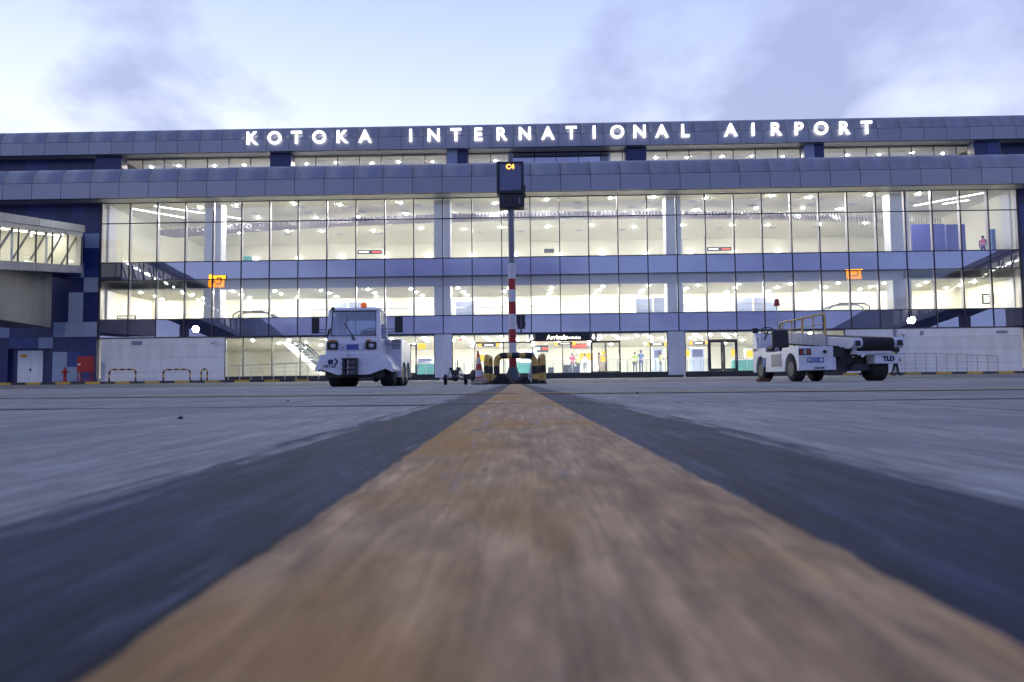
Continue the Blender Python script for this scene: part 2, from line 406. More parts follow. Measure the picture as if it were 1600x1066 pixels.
# ------------------------------------------------------------------ the ground
apron = tag(obj('apron', MB().add([(-900, -500, -.03), (900, -500, -.03), (900, 1500, -.03), (-900, 1500, -.03)], [(0, 1, 2, 3)]), M['asphalt']), kind='structure')
SL = 5.0; GAP = 0.02
slab_me = MB()
slab_me.box((-SL / 2 + GAP / 2, -SL / 2 + GAP / 2, -.028), (SL / 2 - GAP / 2, SL / 2 - GAP / 2, 0))
slab_me = slab_me.mesh('concrete_slab', M['concrete'])
Y_J = 2.72        # the joint just ahead of the camera
for i in range(-9, 10):
    for j in range(-3, 5):
        link('concrete_slab', slab_me, apron, (i * SL - 1.2, Y_J + SL / 2 + j * SL, 0.0))
Y_SLAB = Y_J + 5 * SL      # 27.72: end of the concrete
def sealant(x0, x1, y, w):
    n = int((x1 - x0) / .08); vs_ = []; fs = []
    for k in range(n + 1):
        x = x0 + (x1 - x0) * k / n
        a = w * (.45 + .35 * math.sin(x * 3.1 + y) + .25 * random.random())
        vs_ += [(x, y - a, .0022), (x, y + a * .8, .0022)]
    for k in range(n): fs.append((2 * k, 2 * k + 1, 2 * k + 3, 2 * k + 2))
    obj('joint_sealant', MB().add(vs_, fs), M['line_black'], apron)
sealant(-6.5, -.33, Y_J, .055); sealant(.36, 3.2, Y_J, .035); sealant(-12, 12, Y_J + 5, .05); sealant(-16, 16, Y_J + 10, .05)
# lead-in line: runs from behind the camera to the foot of the post
POST_Y = 23.0
px0 = at(806, 600.5, POST_Y).x
LX0 = 0.0160                # where the line's middle passes the camera
def lx(y): return LX0 + (px0 - LX0) * y / POST_Y
lead = tag(link('lead_in_line', None), kind='structure')
def strip(name, off0, off1, y0, y1, z, mat):
    ys = [y0]
    while ys[-1] < y1: ys.append(min(y1, ys[-1] + max(.012, .03 * abs(ys[-1]))))
    n = len(ys) - 1; mb = MB()
    vs_ = []; fs = []
    def rag(y, side):
        s0 = name == 'yellow_band'
        a = .0010 * math.sin(y * 37 + side * 5) + .0007 * math.sin(y * 91 + side * 2.1 + 1) + random.uniform(-.0013, .0013)
        return a * (1.0 if s0 or abs(side) > .2 else 0.0) + (0.0 if s0 or abs(side) > .2 else (-.02 if side > 0 else .02))
    for k in range(n + 1):
        y = ys[k]
        j0 = rag(y, off0); j1 = rag(y, off1)
        vs_ += [(lx(y) + off0 + j0, y, z), (lx(y) + off1 + j1, y, z)]
    for k in range(n): fs.append((2 * k, 2 * k + 1, 2 * k + 3, 2 * k + 2))
    return obj(name, mb.add(vs_, fs), mat, lead)
segs = [(Y_J - 10 + GAP, Y_J - 5 - GAP), (Y_J - 5 + GAP, Y_J - GAP)] + [(Y_J + 5 * k + GAP, Y_J + 5 * k + 5 - GAP) for k in range(4)]
for a, b in segs:
    b = min(b, POST_Y + .3)
    strip('black_border', -.150 - .165, -.150, a, b, .004, M['line_black'])
    strip('black_border', .150, .150 + .165, a, b, .004, M['line_black'])
    strip('border_fringe', -.150 - .165 - .05, -.150 - .155, a, b, .0030, M['line_fringe'])
    strip('border_fringe', .150 + .155, .150 + .165 + .05, a, b, .0030, M['line_fringe'])
    strip('yellow_band', -.146, .146, a, b, .0045, M['line_yellow'])
cross = tag(link('cross_line', None), kind='structure')
for k in range(-8, 9):
    x0, x1 = k * 4 + .05, k * 4 + 3.95
    def yy(x): return 4.75 - .13 * x if abs(x) < 8 else 4.75 - .13 * 8 * (1 if x > 0 else -1)
    obj('ochre_band', MB().add([(x0, yy(x0), .008), (x1, yy(x1), .008), (x1, yy(x1) + .28, .008), (x0, yy(x0) + .28, .008)], [(0, 1, 2, 3)]), M['line_orange'], cross)
for k in range(1, 5):
    obj('ochre_band', MB().add([(3 + k * 3, 9.3, .008), (5.8 + k * 3, 9.3, .008), (5.8 + k * 3, 9.6, .008), (3 + k * 3, 9.6, .008)], [(0, 1, 2, 3)]), M['line_orange'], cross)
# service road, rising gently to the terminal
D = 48.5
ROAD_END = 45.4
def gz(y): return 0.0 if y < Y_SLAB else (y - Y_SLAB) / (ROAD_END - Y_SLAB) * 0.24
road = MB().add([(-70, Y_SLAB + .02, 0.002), (70, Y_SLAB + .02, 0.002), (70, ROAD_END, .24), (-70, ROAD_END, .24), (70, 60, .245), (-70, 60, .245)],
                [(0, 1, 2, 3), (3, 2, 4, 5)])
tag(obj('service_road', road, M['asphalt']), kind='structure')
pave = MB().box((-70, ROAD_END + .18, .246), (70, D - .02, .385))
pavement = tag(obj('pavement', pave, M['paving']), kind='structure')
kerb = tag(link('kerb', None, None, (0, ROAD_END, 0)), kind='structure')
KB = MB().box((0, 0, .20), (1.0, .18, .39))
kby = KB.mesh('kerb_block', M['kerb_y']); kbb = KB.mesh('kerb_block', M['kerb_b'])
k0 = at(-30, 598, ROAD_END).x
for k in range(76):
    x = k0 - 3 + k * 1.01
    mid = at(505, 590, ROAD_END).x < x < at(1290, 590, ROAD_END).x
    link('kerb_block', kbb if mid or k % 2 else kby, kerb, (x, 0, 0))

# ------------------------------------------------------------------ terminal building
KZ = 0.988
def zf(v, Y): return at(806, v, Y).z * KZ
terminal = thing('terminal_building', 'long glazed airport terminal with two rounded grey roof fascias and brightly lit floors', 'building', (3.5, D, 0))
US = [157.5, 202, 245, 289, 332.6, 377, 421, 465.6, 510.5, 556, 601, 646.5, 692, 737.6, 784, 829, 874.7, 920, 966, 1012, 1058, 1103, 1148,
      1192, 1237.8, 1281.7, 1326, 1371, 1416.6, 1459, 1503, 1547, 1593]
MX = [at(u, 400 - (u - 800) * .0125, D).x for u in US]
XL, XR = MX[0], MX[-1]
Z0 = 0.66
Z1, Z2, Z3, Z4, Z5, Z6 = [zf(v, D) for v in (519.5, 490.5, 428, 399.5, 337, 304.5)]
# curtain wall
cw = wobj('curtain_wall', MB().box((XL - .12, D - .06, Z1 - .04), (XL - .03, D + .25, Z6)).box((XR + .03, D - .06, Z1 - .04), (XR + .12, D + .25, Z6)), M['mullion'], terminal)
for x in MX:
    piece('mullion', M['mullion'], (x - .032, D - .05, Z1), (x + .032, D + .03, Z6), cw)
    piece('mullion_fin', M['fin'], (x - .03, D + .032, Z1), (x + .03, D + .27, Z6), cw)
for z in (Z1, Z2, Z3, Z4, Z5, Z6):
    piece('transom', M['mullion'], (XL - .03, D - .043, z - .032), (XR + .03, D + .022, z + .032), cw)
def pane(mat, x0, x1, z0, z1, parent, y=D, name='glass_pane', tilt=0.10):
    rx = R(random.gauss(0, tilt)); rz = R(random.gauss(0, tilt))
    piece(name, mat, (x0 + .03, y - .006, z0 + .03), (x1 - .03, y + .006, z1 - .03), parent, (rx, 0, rz))
for i in range(len(MX) - 1):
    x0, x1 = MX[i], MX[i + 1]
    pane(M['g_spandrel'], x0, x1, Z1, Z2, cw, name='spandrel_pane', tilt=.16)
    pane(M['g_vision'], x0, x1, Z2, Z3, cw)
    pane(M['g_spandrel'], x0, x1, Z3, Z4, cw, name='spandrel_pane', tilt=.16)
    pane(M['g_vision'], x0, x1, Z4, Z5, cw)
    pane(M['g_vision'], x0, x1, Z5, Z6, cw)
# shell behind the glass: slabs, ceilings, back walls
BX0, BX1 = XL - .1, XR + .1
YB0, YB1, YB2 = 69.0, 55.5, 64.5       # back walls of ground floor, first floor, second floor
C0, C1, C2 = Z1 - .12, Z3 - .62, Z6 + .06
wobj('floor_slab', MB().box((BX0, D + .3, Z1 - .02), (BX1, YB0, Z2 - .25)), M['floor'], terminal)
wobj('floor_slab', MB().box((BX0, D + .3, Z3 + .02), (BX1, YB2, Z4 - .25)), M['floor'], terminal)
gf = wobj('ground_floor', MB().box((BX0, D + .05, .30), (BX1, YB0, .60)), M['floor'], terminal)
wobj('back_wall', MB().box((BX0, YB0, .3), (BX1, YB0 + .2, Z1)), M['cream'], terminal)
wobj('back_wall', MB().box((BX0, YB1, Z2 - .25), (BX1, YB1 + .2, Z3)), M['cream'], terminal)
wobj('back_wall', MB().box((BX0, YB2, Z4 - .25), (BX1, YB2 + .2, Z6 + .3)), M['cream'], terminal)
wobj('end_wall', MB().box((XL - .3, D + .26, .3), (XL - .1, YB0, Z6 + .3)), M['cream'], terminal)
wobj('end_wall', MB().box((XR + .1, D + .26, .3), (XR + .3, YB0, Z6 + .3)), M['cream'], terminal)
disc = MB().lathe([(.075, 0), (.075, .02)], (0, 0, -.02), 'z', 12)
def lights(ceil, mat, xs, ys, z, jit=.0, skip=lambda x, y: False):
    me = disc.mesh('downlight', mat)
    for y in ys:
        for x in xs:
            if skip(x, y): continue
            link('downlight', me, ceil, Vector((x + random.uniform(-jit, jit), y + random.uniform(-jit, jit), z - .004)) - worldloc(ceil))
def frange(a, b, n): return [a + (b - a) * (k + .5) / n for k in range(n)]
ce0 = wobj('ceiling', MB().box((BX0, D + .3, C0), (BX1, YB0, Z1 - .03)), M['ceiling'], terminal)
lights(ce0, M['e_down0'], frange(at(352, 550, D).x, at(1321, 550, D).x, 17), (51.0, 54.5, 58.5, 63.0), C0, .35)
ce1 = wobj('ceiling', MB().box((BX0, D + .75, C1), (BX1, YB1, C1 + .1)), M['ceiling'], terminal)
wobj('bulkhead', MB().box((MX[4], D + .55, C1 - .02), (MX[28], D + .75, Z3 - .02)), M['lilac'], terminal)
lights(ce1, M['e_down1'], frange(BX0, BX1, 19), (50.6, 52.4, 54.4), C1, .3)
ce2 = wobj('ceiling', MB().box((BX0, D + .3, C2), (BX1, YB2, C2 + .12)), M['ceiling'], terminal)
lights(ce2, M['e_down'], frange(BX0 + 4, BX1 - 4, 15), (49.8, 53.4, 58.5), C2, .55)
dif_me = MB().lathe([(.34, 0), (.30, .03)], (0, 0, -.03), 'z', 16).mesh('air_diffuser', M['lilac'])
for y in (50.6, 52.2, 55.6, 60.0):
    for x in frange(BX0 + 3, BX1 - 3, 14):
        link('air_diffuser', dif_me, ce2, Vector((x + random.uniform(-.8, .8), y, C2 - .004)) - worldloc(ce2))
# linear lights at both ends of the top hall
def ceil_strip(x0, y0, x1, y1):
    mb = MB().hexa([(x0 - .09, y0, C2 - .03), (x0 + .09, y0, C2 - .03), (x1 + .09, y1, C2 - .03), (x1 - .09, y1, C2 - .03),
                    (x0 - .09, y0, C2 - .003), (x0 + .09, y0, C2 - .003), (x1 + .09, y1, C2 - .003), (x1 - .09, y1, C2 - .003)])
    wobj('linear_light', mb, M['e_strip'], ce2)
ceil_strip(XL + 3.3, 49.6, XL + 6.6, 52.6); ceil_strip(XL + 1.2, 50.2, XL + 3.6, 53.2); ceil_strip(XL + 6.8, 52.8, XL + 8.0, 53.9)
ceil_strip(XR - 1.6, 49.6, XR - 4.6, 53.0); ceil_strip(XR - 2.6, 52.6, XR - 1.4, 51.6)
# wall washers on the back wall of the top hall
for x in frange(BX0 + 3, BX1 - 9, 13):
    wobj('wall_washer', MB().box((x - .22, YB2 - .22, C2 - 1.35), (x + .22, YB2 - .02, C2 - 1.22)), M['e_strip'], terminal)
wobj('wall_band', MB().box((BX0, YB2 - .10, C2 - 2.75), (BX1, YB2 - .003, C2 - 1.9)), M['lilac'], terminal)
wobj('wall_band', MB().box((BX0, YB2 - .14, C2 - 2.86), (BX1, YB2 - .005, C2 - 2.76)), M['steel'], terminal)
# curved canopy of hanging slats in the top hall
sl = MB()
xc = .5 * (XL + XR)
for k in range(250):
    x = BX0 + 1.2 + (BX1 - BX0 - 2.4) * k / 249
    t = (x - xc) / (XR - xc)
    y = 51.3 + 4.6 * t * t
    M_ = Matrix.Translation((x, y, C2 - .78)) @ Matrix.Rotation(R(-30), 4, 'Z')
    sl.box((-.035, -.75, -.20), (.035, .75, .20), M=M_)
tag(wobj('slat_canopy', sl, M['slat'], terminal), kind='stuff')
# columns just behind the glass
for (ua, ub_) in ((323, 349), (679, 705), (1039, 1064), (1388, 1417), (160, 175), (1575, 1590)):
    xa, xb = at(ua, 400, D + 1.2).x, at(ub_, 400, D + 1.2).x
    wobj('column', MB().box((xa, D + .78, Z2 - .2), (xb, D + 1.7, C1 + .05)).box((xa, D + .78, Z4 - .2), (xb, D + 1.7, C2 + .02)), M['column'], terminal, bevel=.05)
# low walls, partitions, furniture of the halls
def part_box(name, mat, ua, va, ub_, vb, y, depth, label, cat, bevel=.01):
    p, q = at(ua, vb, y), at(ub_, va, y)
    o = obj(name, MB().box((-(q.x - p.x) / 2, 0, 0), ((q.x - p.x) / 2, depth, q.z - p.z)), mat, None, ((p.x + q.x) / 2, y, p.z), bevel=bevel)
    return tag(o, label, cat)
F1, F2 = Z2 - .25, Z4 - .25
def floor_box(name, mat, ua, ub_, y, zb, h, depth, label, cat, group=None):
    xa, xb = at(ua, 430, y).x, at(ub_, 430, y).x
    o = obj(name, MB().box((-(xb - xa) / 2, 0, 0), ((xb - xa) / 2, depth, h)), mat, None, ((xa + xb) / 2, y, zb + .001), bevel=.02)
    return tag(o, label, cat, group)
floor_box('partition_panel', M['partition'], 523, 541, 52.5, F1, 1.75, .12, 'narrow blue grey partition above the cab of the white tractor', 'partition')
floor_box('partition_panel', M['partition'], 545, 588, 52.7, F1, 1.78, .12, 'wide blue grey partition on the first floor above the white tractor', 'partition')
floor_box('partition_panel', M['partition'], 712, 741, 52.6, F1, 1.75, .12, 'blue grey partition on the first floor left of the post', 'partition')
floor_box('partition_panel', M['partition'], 993, 1018, 52.6, F1, 1.8, .12, 'left of two blue grey partitions beside the first floor column right of the post', 'partition')
floor_box('partition_panel', M['partition'], 1021, 1037, 52.5, F1, 1.8, .12, 'right of two blue grey partitions beside the first floor column right of the post', 'partition')
floor_box('partition_panel', M['partition'], 1150, 1174, 52.6, F1, 1.75, .12, 'blue grey partition on the first floor above the glass entrance doors', 'partition')
floor_box('partition_panel', M['partition'], 1178, 1212, 52.7, F1, 1.75, .12, 'wide blue grey partition behind the amber beacon of the belt loader', 'partition')
floor_box('partition_panel', M['violet'], 1428, 1480, 51.0, F2, 2.75, .2, 'left violet display wall on the top floor at the right end', 'partition')
floor_box('partition_panel', M['violet'], 1482, 1512, 51.2, F2, 2.75, .2, 'right violet display wall on the top floor at the right end', 'partition')
floor_box('partition_panel', M['blue_print'], 1553, 1570, 51.0, F2, 2.3, .2, 'small blue panel in the rightmost window of the top floor', 'partition')
floor_box('partition_panel', M['tealglass'], 377, 392, 60.0, F2, 2.8, .3, 'pale green panel on the top floor left of the first column', 'partition')
# balustrade behind the first floor glass
bal = thing('balustrade', 'steel balustrade rail behind the first floor glazing', 'railing', (0, D + 1.9, F1))
bx0, bx1 = MX[5], MX[27]
obj('handrail', MB().tube([(bx0, 0, 1.02), (bx1, 0, 1.02)], .03, 8), M['steel'], bal)
obj('middle_rail', MB().tube([(bx0, 0, .72), (bx1, 0, .72)], .015, 6), M['steel'], bal)
bp_me = MB().tube([(0, 0, 0), (0, 0, 1.0)], .02, 6).mesh('baluster', M['steel'])
for k in range(40): link('baluster', bp_me, bal, (bx0 + (bx1 - bx0) * k / 39, 0, 0))
bg_me = MB().box((-.55, -.005, .08), (.55, .005, .66)).mesh('glass_infill', M['g_shop'])
for k in range(39): link('glass_infill', bg_me, bal, (bx0 + (bx1 - bx0) * (k + .5) / 39, 0, 0))

# ---- ground floor: white walls at both ends, shop front between
def white_wall(ua, ub_, label):
    xa, xb = at(ua, 556, D).x, at(ub_, 556, D).x
    w = wobj('white_wall', MB().box((xa, D + .05, .28), (xb, D + .26, Z1 - .05)), M['joint'], terminal)
    zs = [.30, 1.02, 2.05, 2.9, Z1 - .06]
    n = max(1, round((xb - xa) / 6))
    for k in range(4):
        piece('wall_panel', M['white_wall'], (xa, D - .02, zs[k] + (.006 if k else 0)), (xb, D + .046, zs[k + 1] - .006), w)
    return xa, xb
wl = white_wall(158, 351, '')
wr = white_wall(1322, 1597, '')
SU = [352, 380, 425, 469, 514, 559, 605, 650, 679, 707, 742, 787, 832, 879, 924, 969, 1016, 1043, 1071, 1107, 1152, 1197, 1242, 1287, 1321]
SX = [at(u, 556, D).x for u in SU]
ZT = zf(534.5, D)      # transom over the entrance
shop = wobj('shop_front', MB().box((SX[0], D - .01, .386), (SX[-1], D + .12, .64)), M['kerb_b'], terminal)
piece('transom', M['mullion'], (SX[0], D - .03, Z1 - .10), (SX[-1], D + .05, Z1 - .035), shop)
piece('transom', M['mullion'], (SX[0], D - .03, .60), (SX[-1], D + .05, .66), shop)
for k, x in enumerate(SX):
    piece('mullion', M['mullion'], (x - .03, D - .04, .662), (x + .03, D + .06, Z1 - .102), shop)
for k in range(len(SX) - 1):
    x0, x1 = SX[k] + .03, SX[k + 1] - .03
    if k in (8, 17): continue
    if k in (10, 11, 14, 19):
        piece('transom', M['mullion'], (x0, D - .028, ZT - .04), (x1, D + .045, ZT + .04), shop)
        piece('glass_pane', M['g_shop'], (x0, D, .662), (x1, D + .012, ZT - .04), shop)
        piece('glass_pane', M['g_shop'], (x0, D, ZT + .04), (x1, D + .012, Z1 - .10), shop)
    elif k in (12, 13):
        piece('glass_pane', M['g_shop'], (x0, D, .662), (x1, D + .012, ZT - .12), shop)
    else:
        piece('glass_pane', M['g_shop'], (x0, D, .662), (x1, D + .012, Z1 - .10), shop)
for k in (8, 17):
    wobj('pier', MB().box((SX[k] + .031, D - .09, .386), (SX[k + 1] - .031, D + .3, Z1 - .04)), M['white_wall'], terminal, bevel=.01)
def door_leaf(xa, xb, frame):
    d = wobj('door_leaf', MB().box((xa, D - .055, .665), (xa + frame, D - .005, ZT - .05)).box((xb - frame, D - .055, .665), (xb, D - .005, ZT - .05))
             .box((xa + frame, D - .055, .665), (xb - frame, D - .005, .665 + frame * 1.3)).box((xa + frame, D - .055, ZT - .05 - frame), (xb - frame, D - .005, ZT - .05)), M['mullion'], terminal)
    wobj('door_handle', MB().tube([(xb - frame * .5, D - .10, 1.35), (xb - frame * .5, D - .10, 1.95)], .018, 8), M['steel'], d)
xa, xb = SX[19] + .035, SX[20] - .035; xm = (xa + xb) / 2
door_leaf(xa, xm - .01, .13); door_leaf(xm + .01, xb, .13)
xa, xb = SX[14] + .035, SX[15] - .035; xm = (xa + xb) / 2
door_leaf(xa, xm - .01, .05); door_leaf(xm + .01, xb, .05)
xa, xb = at(640, 556, D - .1).x, at(651, 556, D - .1).x
door_leaf(xa, xb, .09)

# ---- lower fascia with its soffit
YF = 46.95
ZS = Z6 + .0          # soffit height
ZFL = zf(270.5, YF)   # seam between the flat and the rounded panels
FX0, FX1 = -46.0, 50.0
wobj('soffit', MB().box((FX0, YF + .08, ZS + .005), (FX1, D + .29, ZS + .06)), M['soffit'], terminal)
def cap_height(y0, z0, ry, ztop):
    """height of the rounded cap so that its silhouette from low down reaches the line through ztop"""
    want = (ztop - CAM_H) / y0; rz = ztop - z0
    lo, hi = .05, 4.0
    for _ in range(40):
        rz = (lo + hi) / 2
        if max((z0 + z - CAM_H) / (y0 + y) for y, z in cap_points(ry, rz)) < want: lo = rz
        else: hi = rz
    return rz
def cap_points(ry, rz, n=16):
    a0 = R(26)
    return [(ry * (math.cos(a0) - math.cos(a)) / math.cos(a0), rz * (math.sin(a) - math.sin(a0)) / (1 - math.sin(a0))) for a in [a0 + (math.pi / 2 - a0) * k / n for k in range(n + 1)]]
RAD_Y = 0.9
RAD_Z = cap_height(YF, ZFL, RAD_Y, zf(250.5, YF))
lf = wobj('lower_fascia', MB().box((FX0, YF + .05, ZS - .02), (FX1, YF + .30, ZFL + .06)), M['joint'], terminal)
PW = 2.075
jx0 = at(829.6, 283, YF).x
def arc_mesh(w, ry, rz, n=8, th=.03):
    mb = MB(); vs_ = []; fs = []
    for k in range(n + 1):
        a0 = R(26); a = a0 + (math.pi / 2 - a0) * k / n
        for off in (0, th):
            y = ry * (math.cos(a0) - math.cos(a)) / math.cos(a0) + off * math.cos(a)
            z = rz * (math.sin(a) - math.sin(a0)) / (1 - math.sin(a0)) - off * math.sin(a)
            vs_ += [(-w / 2, y, z), (w / 2, y, z)]
    for k in range(n):
        b = 4 * k
        fs += [(b, b + 1, b + 5, b + 4), (b + 2, b + 6, b + 7, b + 3), (b, b + 4, b + 6, b + 2), (b + 1, b + 3, b + 7, b + 5)]
    fs += [(0, 2, 3, 1), (4 * n, 4 * n + 1, 4 * n + 3, 4 * n + 2)]
    mb.add(vs_, fs[:-2], 0, True); mb.add(vs_, fs[-2:], 0); return mb
fa_me = arc_mesh(PW - .028, RAD_Y, RAD_Z).mesh('fascia_cap', M['fascia'])
def fill(x0, x1, j, w):
    k = math.ceil((x0 - j) / w); out = []
    while j + k * w + w <= x1 + .01: out.append(j + k * w); k += 1
    return out
for x in fill(FX0, FX1, jx0, PW):
    piece('fascia_panel', M['fascia'], (x + .018, YF, ZS - .03), (x + PW - .018, YF + .045, ZFL - .02), lf)
    link('fascia_cap', fa_me, lf, Vector((x + PW / 2, YF, ZFL + .011)) - worldloc(lf))
ZR = ZFL + RAD_Z
wobj('cap_backing', arc_mesh(FX1 - FX0, RAD_Y - .1, RAD_Z - .06, th=.02), M['joint'], lf).location = Vector(((FX0 + FX1) / 2, YF + .08, ZFL + .0)) - worldloc(lf)
wobj('terrace_roof', MB().box((FX0, YF + RAD_Y + .02, ZR - .40), (FX1, 71, ZR - .10)), M['paving'], terminal)

# ---- set-back top storey
YU, YG = 61.4, 62.95
ZU0, ZU1 = zf(225, YU), zf(205.8, YU)
ZU2 = ZU1 + cap_height(YU, ZU1, .9, zf(189.5, YU))
UX0, UX1 = -58.0, 62.0
wobj('soffit', MB().box((UX0, YU + .06, ZU0 + .005), (UX1, YG + .4, ZU0 + .06)), M['soffit'], terminal)
uf = wobj('upper_fascia', MB().box((UX0, YU + .05, ZU0 - .02), (UX1, YU + .30, ZU1 + .06)), M['joint'], terminal)
UW = 2.07
ux0 = at(837.5, 215, YU).x
fu_me = arc_mesh(UW - .028, .9, ZU2 - ZU1).mesh('fascia_cap', M['fascia'])
for x in fill(UX0, UX1, ux0, UW):
    piece('fascia_panel', M['fascia'], (x + .018, YU, ZU0 - .03), (x + UW - .018, YU + .045, ZU1 - .02), uf)
    link('fascia_cap', fu_me, uf, Vector((x + UW / 2, YU, ZU1 + .011)) - worldloc(uf))
wobj('cap_backing', arc_mesh(UX1 - UX0, .8, ZU2 - ZU1 - .06, th=.02), M['joint'], uf).location = Vector(((UX0 + UX1) / 2, YU + .08, ZU1)) - worldloc(uf)
wobj('main_roof', MB().box((UX0, YU + .95, ZU0 + .07), (UX1, 75, ZU2 - .03)), M['paving'], terminal)
ug = wobj('upper_glazing', MB().box((at(185, 240, YG).x, YG - .04, ZR - .1), (at(1540, 240, YG).x, YG + .1, ZR + .1)), M['mullion'], terminal)
gx0, gx1 = at(190, 245, YG).x, at(1527, 245, YG).x
UM = []
k = 0
mx0 = at(835, 240, YG).x
for x in fill(gx0, gx1 + 2, mx0, 2.06): UM.append(x)
dark_a, dark_b = at(800, 240, YG).x, at(952, 240, YG).x
ZUT = ZU0 - .02
for x in UM: piece('mullion', M['mullion'], (x - .03, YG - .05, ZR + .1), (x + .03, YG + .05, ZUT), ug)
piece('transom', M['mullion'], (gx0, YG - .042, ZUT - .07), (gx1, YG + .04, ZUT), ug)
piece('transom', M['mullion'], (gx0, YG - .042, ZUT - 2.6), (gx1, YG + .04, ZUT - 2.53), ug)
for a, b in zip(UM[:-1], UM[1:]):
    mt = M['g_spandrel'] if dark_a < (a + b) / 2 < dark_b else M['g_vision']
    pane(mt, a, b, ZUT - 2.53, ZUT - .07, ug, YG, tilt=.05)
    pane(mt, a, b, ZR + .1, ZUT - 2.6, ug, YG, tilt=.05)
wobj('floor_slab', MB().box((gx0, YG + .1, ZR - .05), (gx1, 70, ZR + .05)), M['floor'], terminal)
wobj('back_wall', MB().box((UX0, 70, ZR - .06), (UX1, 70.2, ZU0 + .05)), M['lilac'], terminal)
ce3 = wobj('ceiling', MB().box((gx0, YG + .41, ZU0 - .08), (gx1, 70, ZU0 - .01)), M['ceiling'], terminal)
lights(ce3, M['e_down3'], frange(gx0, gx1, 26), (65.0, 68.0), ZU0 - .08, .25, skip=lambda x, y: dark_a < x < dark_b)
for xx in (dark_a, dark_b): wobj('end_wall', MB().box((xx - .1, YG + .1, ZR + .06), (xx + .1, 69.9, ZU0 - .09)), M['lilac'], terminal)
for (ua, ub_, pale) in ((150, 190, 0), (422, 455, 0), (698, 731, 1), (978, 1010, 0), (1257, 1288, 1), (1523, 1562, 2)):
    xa, xb = at(ua, 245, YG - 1).x, at(ub_, 245, YG - 1).x
    mb = MB().box((xa, YG - 1.0, ZR - .05), (xb, YG - .06, ZU0 - .01))
    p = wobj('pier', mb, M['navy'], terminal)
    if pale:
        h = (xa + xb) / 2
        xs = (xa, h) if pale == 1 else (h, xb)
        piece('cladding_panel', M['indigo'] if pale == 2 else M['paleblue'], (xs[0], YG - 1.03, ZR), (xs[1], YG - 1.003, ZU0 - .02), p)
for (xa, xb) in ((UX0, at(150, 245, YG).x), (at(1562, 245, YG).x, UX1)):
    w = wobj('side_wall', MB().box((xa, YG - .2, ZR - .05), (xb, YG + .1, ZU0)), M['navy'], terminal)
    n = int((xb - xa) / 2.06)
    for k in range(n):
        x = xa + (xb - xa) * k / n
        piece('cladding_panel', random.choice([M['navy'], M['indigo'], M['navy']]), (x + .02, YG - .24, ZR), (x + (xb - xa) / n - .02, YG - .203, ZU0 - .03), w)

# ---- navy chequered walls beside the glass
def chequer(xr, cols, sign, pale, door=None):
    """panels run outward from xr"""
    CW = 1.064
    xo = xr + sign * CW * cols
    a, b = min(xr, xo), max(xr, xo)
    ztop = at(130, 364, D).z * .995
    base = MB()
    if door:
        base.box((a, D + .02, .28), (door[0], D + .3, ZS)).box((door[1], D + .02, .28), (b, D + .3, ZS)).box((door[0], D + .02, door[2]), (door[1], D + .3, ZS))
        base.box((door[0] - .02, D + .301, .28), (door[1] + .02, D + .5, door[2] + .02))
    else: base.box((a, D + .02, .28), (b, D + .3, ZS))
    w = wobj('side_wall', base, M['navy'], terminal)
    for c in range(cols):
        xa_ = xr + sign * CW * c; xb_ = xr + sign * CW * (c + 1)
        xa_, xb_ = min(xa_, xb_), max(xa_, xb_)
        for r in range(-3, 11):
            z1 = ztop - 1.073 * r; z0 = z1 - 1.073
            z1 = min(z1, ZS - .02); z0 = max(z0, .30)
            if z1 - z0 < .12: continue
            if door and xb_ > door[0] + .02 and xa_ < door[1] - .02 and z0 < door[2]:
                if z1 - .05 <= door[2]: continue
                z0 = door[2]
            mt = M['paleblue'] if (c, r) in pale else (M['indigo'] if random.random() < .4 else M['navy'])
            if (c, r) not in pale and c > 7 and random.random() < .25: mt = M['paleblue']
            piece('cladding_panel', mt, (xa_ + .007, D - .012, z0 + .007), (xb_ - .007, D + .018, z1 - .007), w)
    return w
dxa, dxb, dzt = at(12, 560, D).x, at(78, 560, D).x, at(45, 545, D).z
PALE = {(0, 0), (0, 3), (0, 6), (1, 2), (1, 4), (1, 5), (1, 6), (2, 2), (2, 6), (2, 8), (3, 7), (6, 6), (6, 8), (2, 9), (1, 9)}
lw = chequer(XL - .14, 15, -1, PALE, (dxa, dxb, dzt))
chequer(XR + .14, 12, 1, {(0, 4), (1, 1), (1, 6), (2, 3), (3, 7)})
d0, d1 = at(29, 560, D + .3).x, at(68, 560, D + .3).x
dz = at(45, 548, D + .3).z
door = wobj('service_door', MB().box((d0, D + .22, .387), ((d0 + d1) / 2 - .006, D + .30, dz)).box(((d0 + d1) / 2 + .006, D + .22, .387), (d1, D + .30, dz)), M['white_wall'], terminal, bevel=.006)
hx = (d0 + d1) / 2 + .06
wobj('door_handle', MB().tube([(hx, D + .18, 1.35), (hx - .16, D + .18, 1.35)], .018, 8).box((hx - .03, D + .17, 1.22), (hx + .03, D + .219, 1.42)), M['black'], door)
wobj('notice_plate', MB().box((d0 + .2, D + .205, dz - .50), (d0 + .68, D + .218, dz - .28)), M['orange'], door)
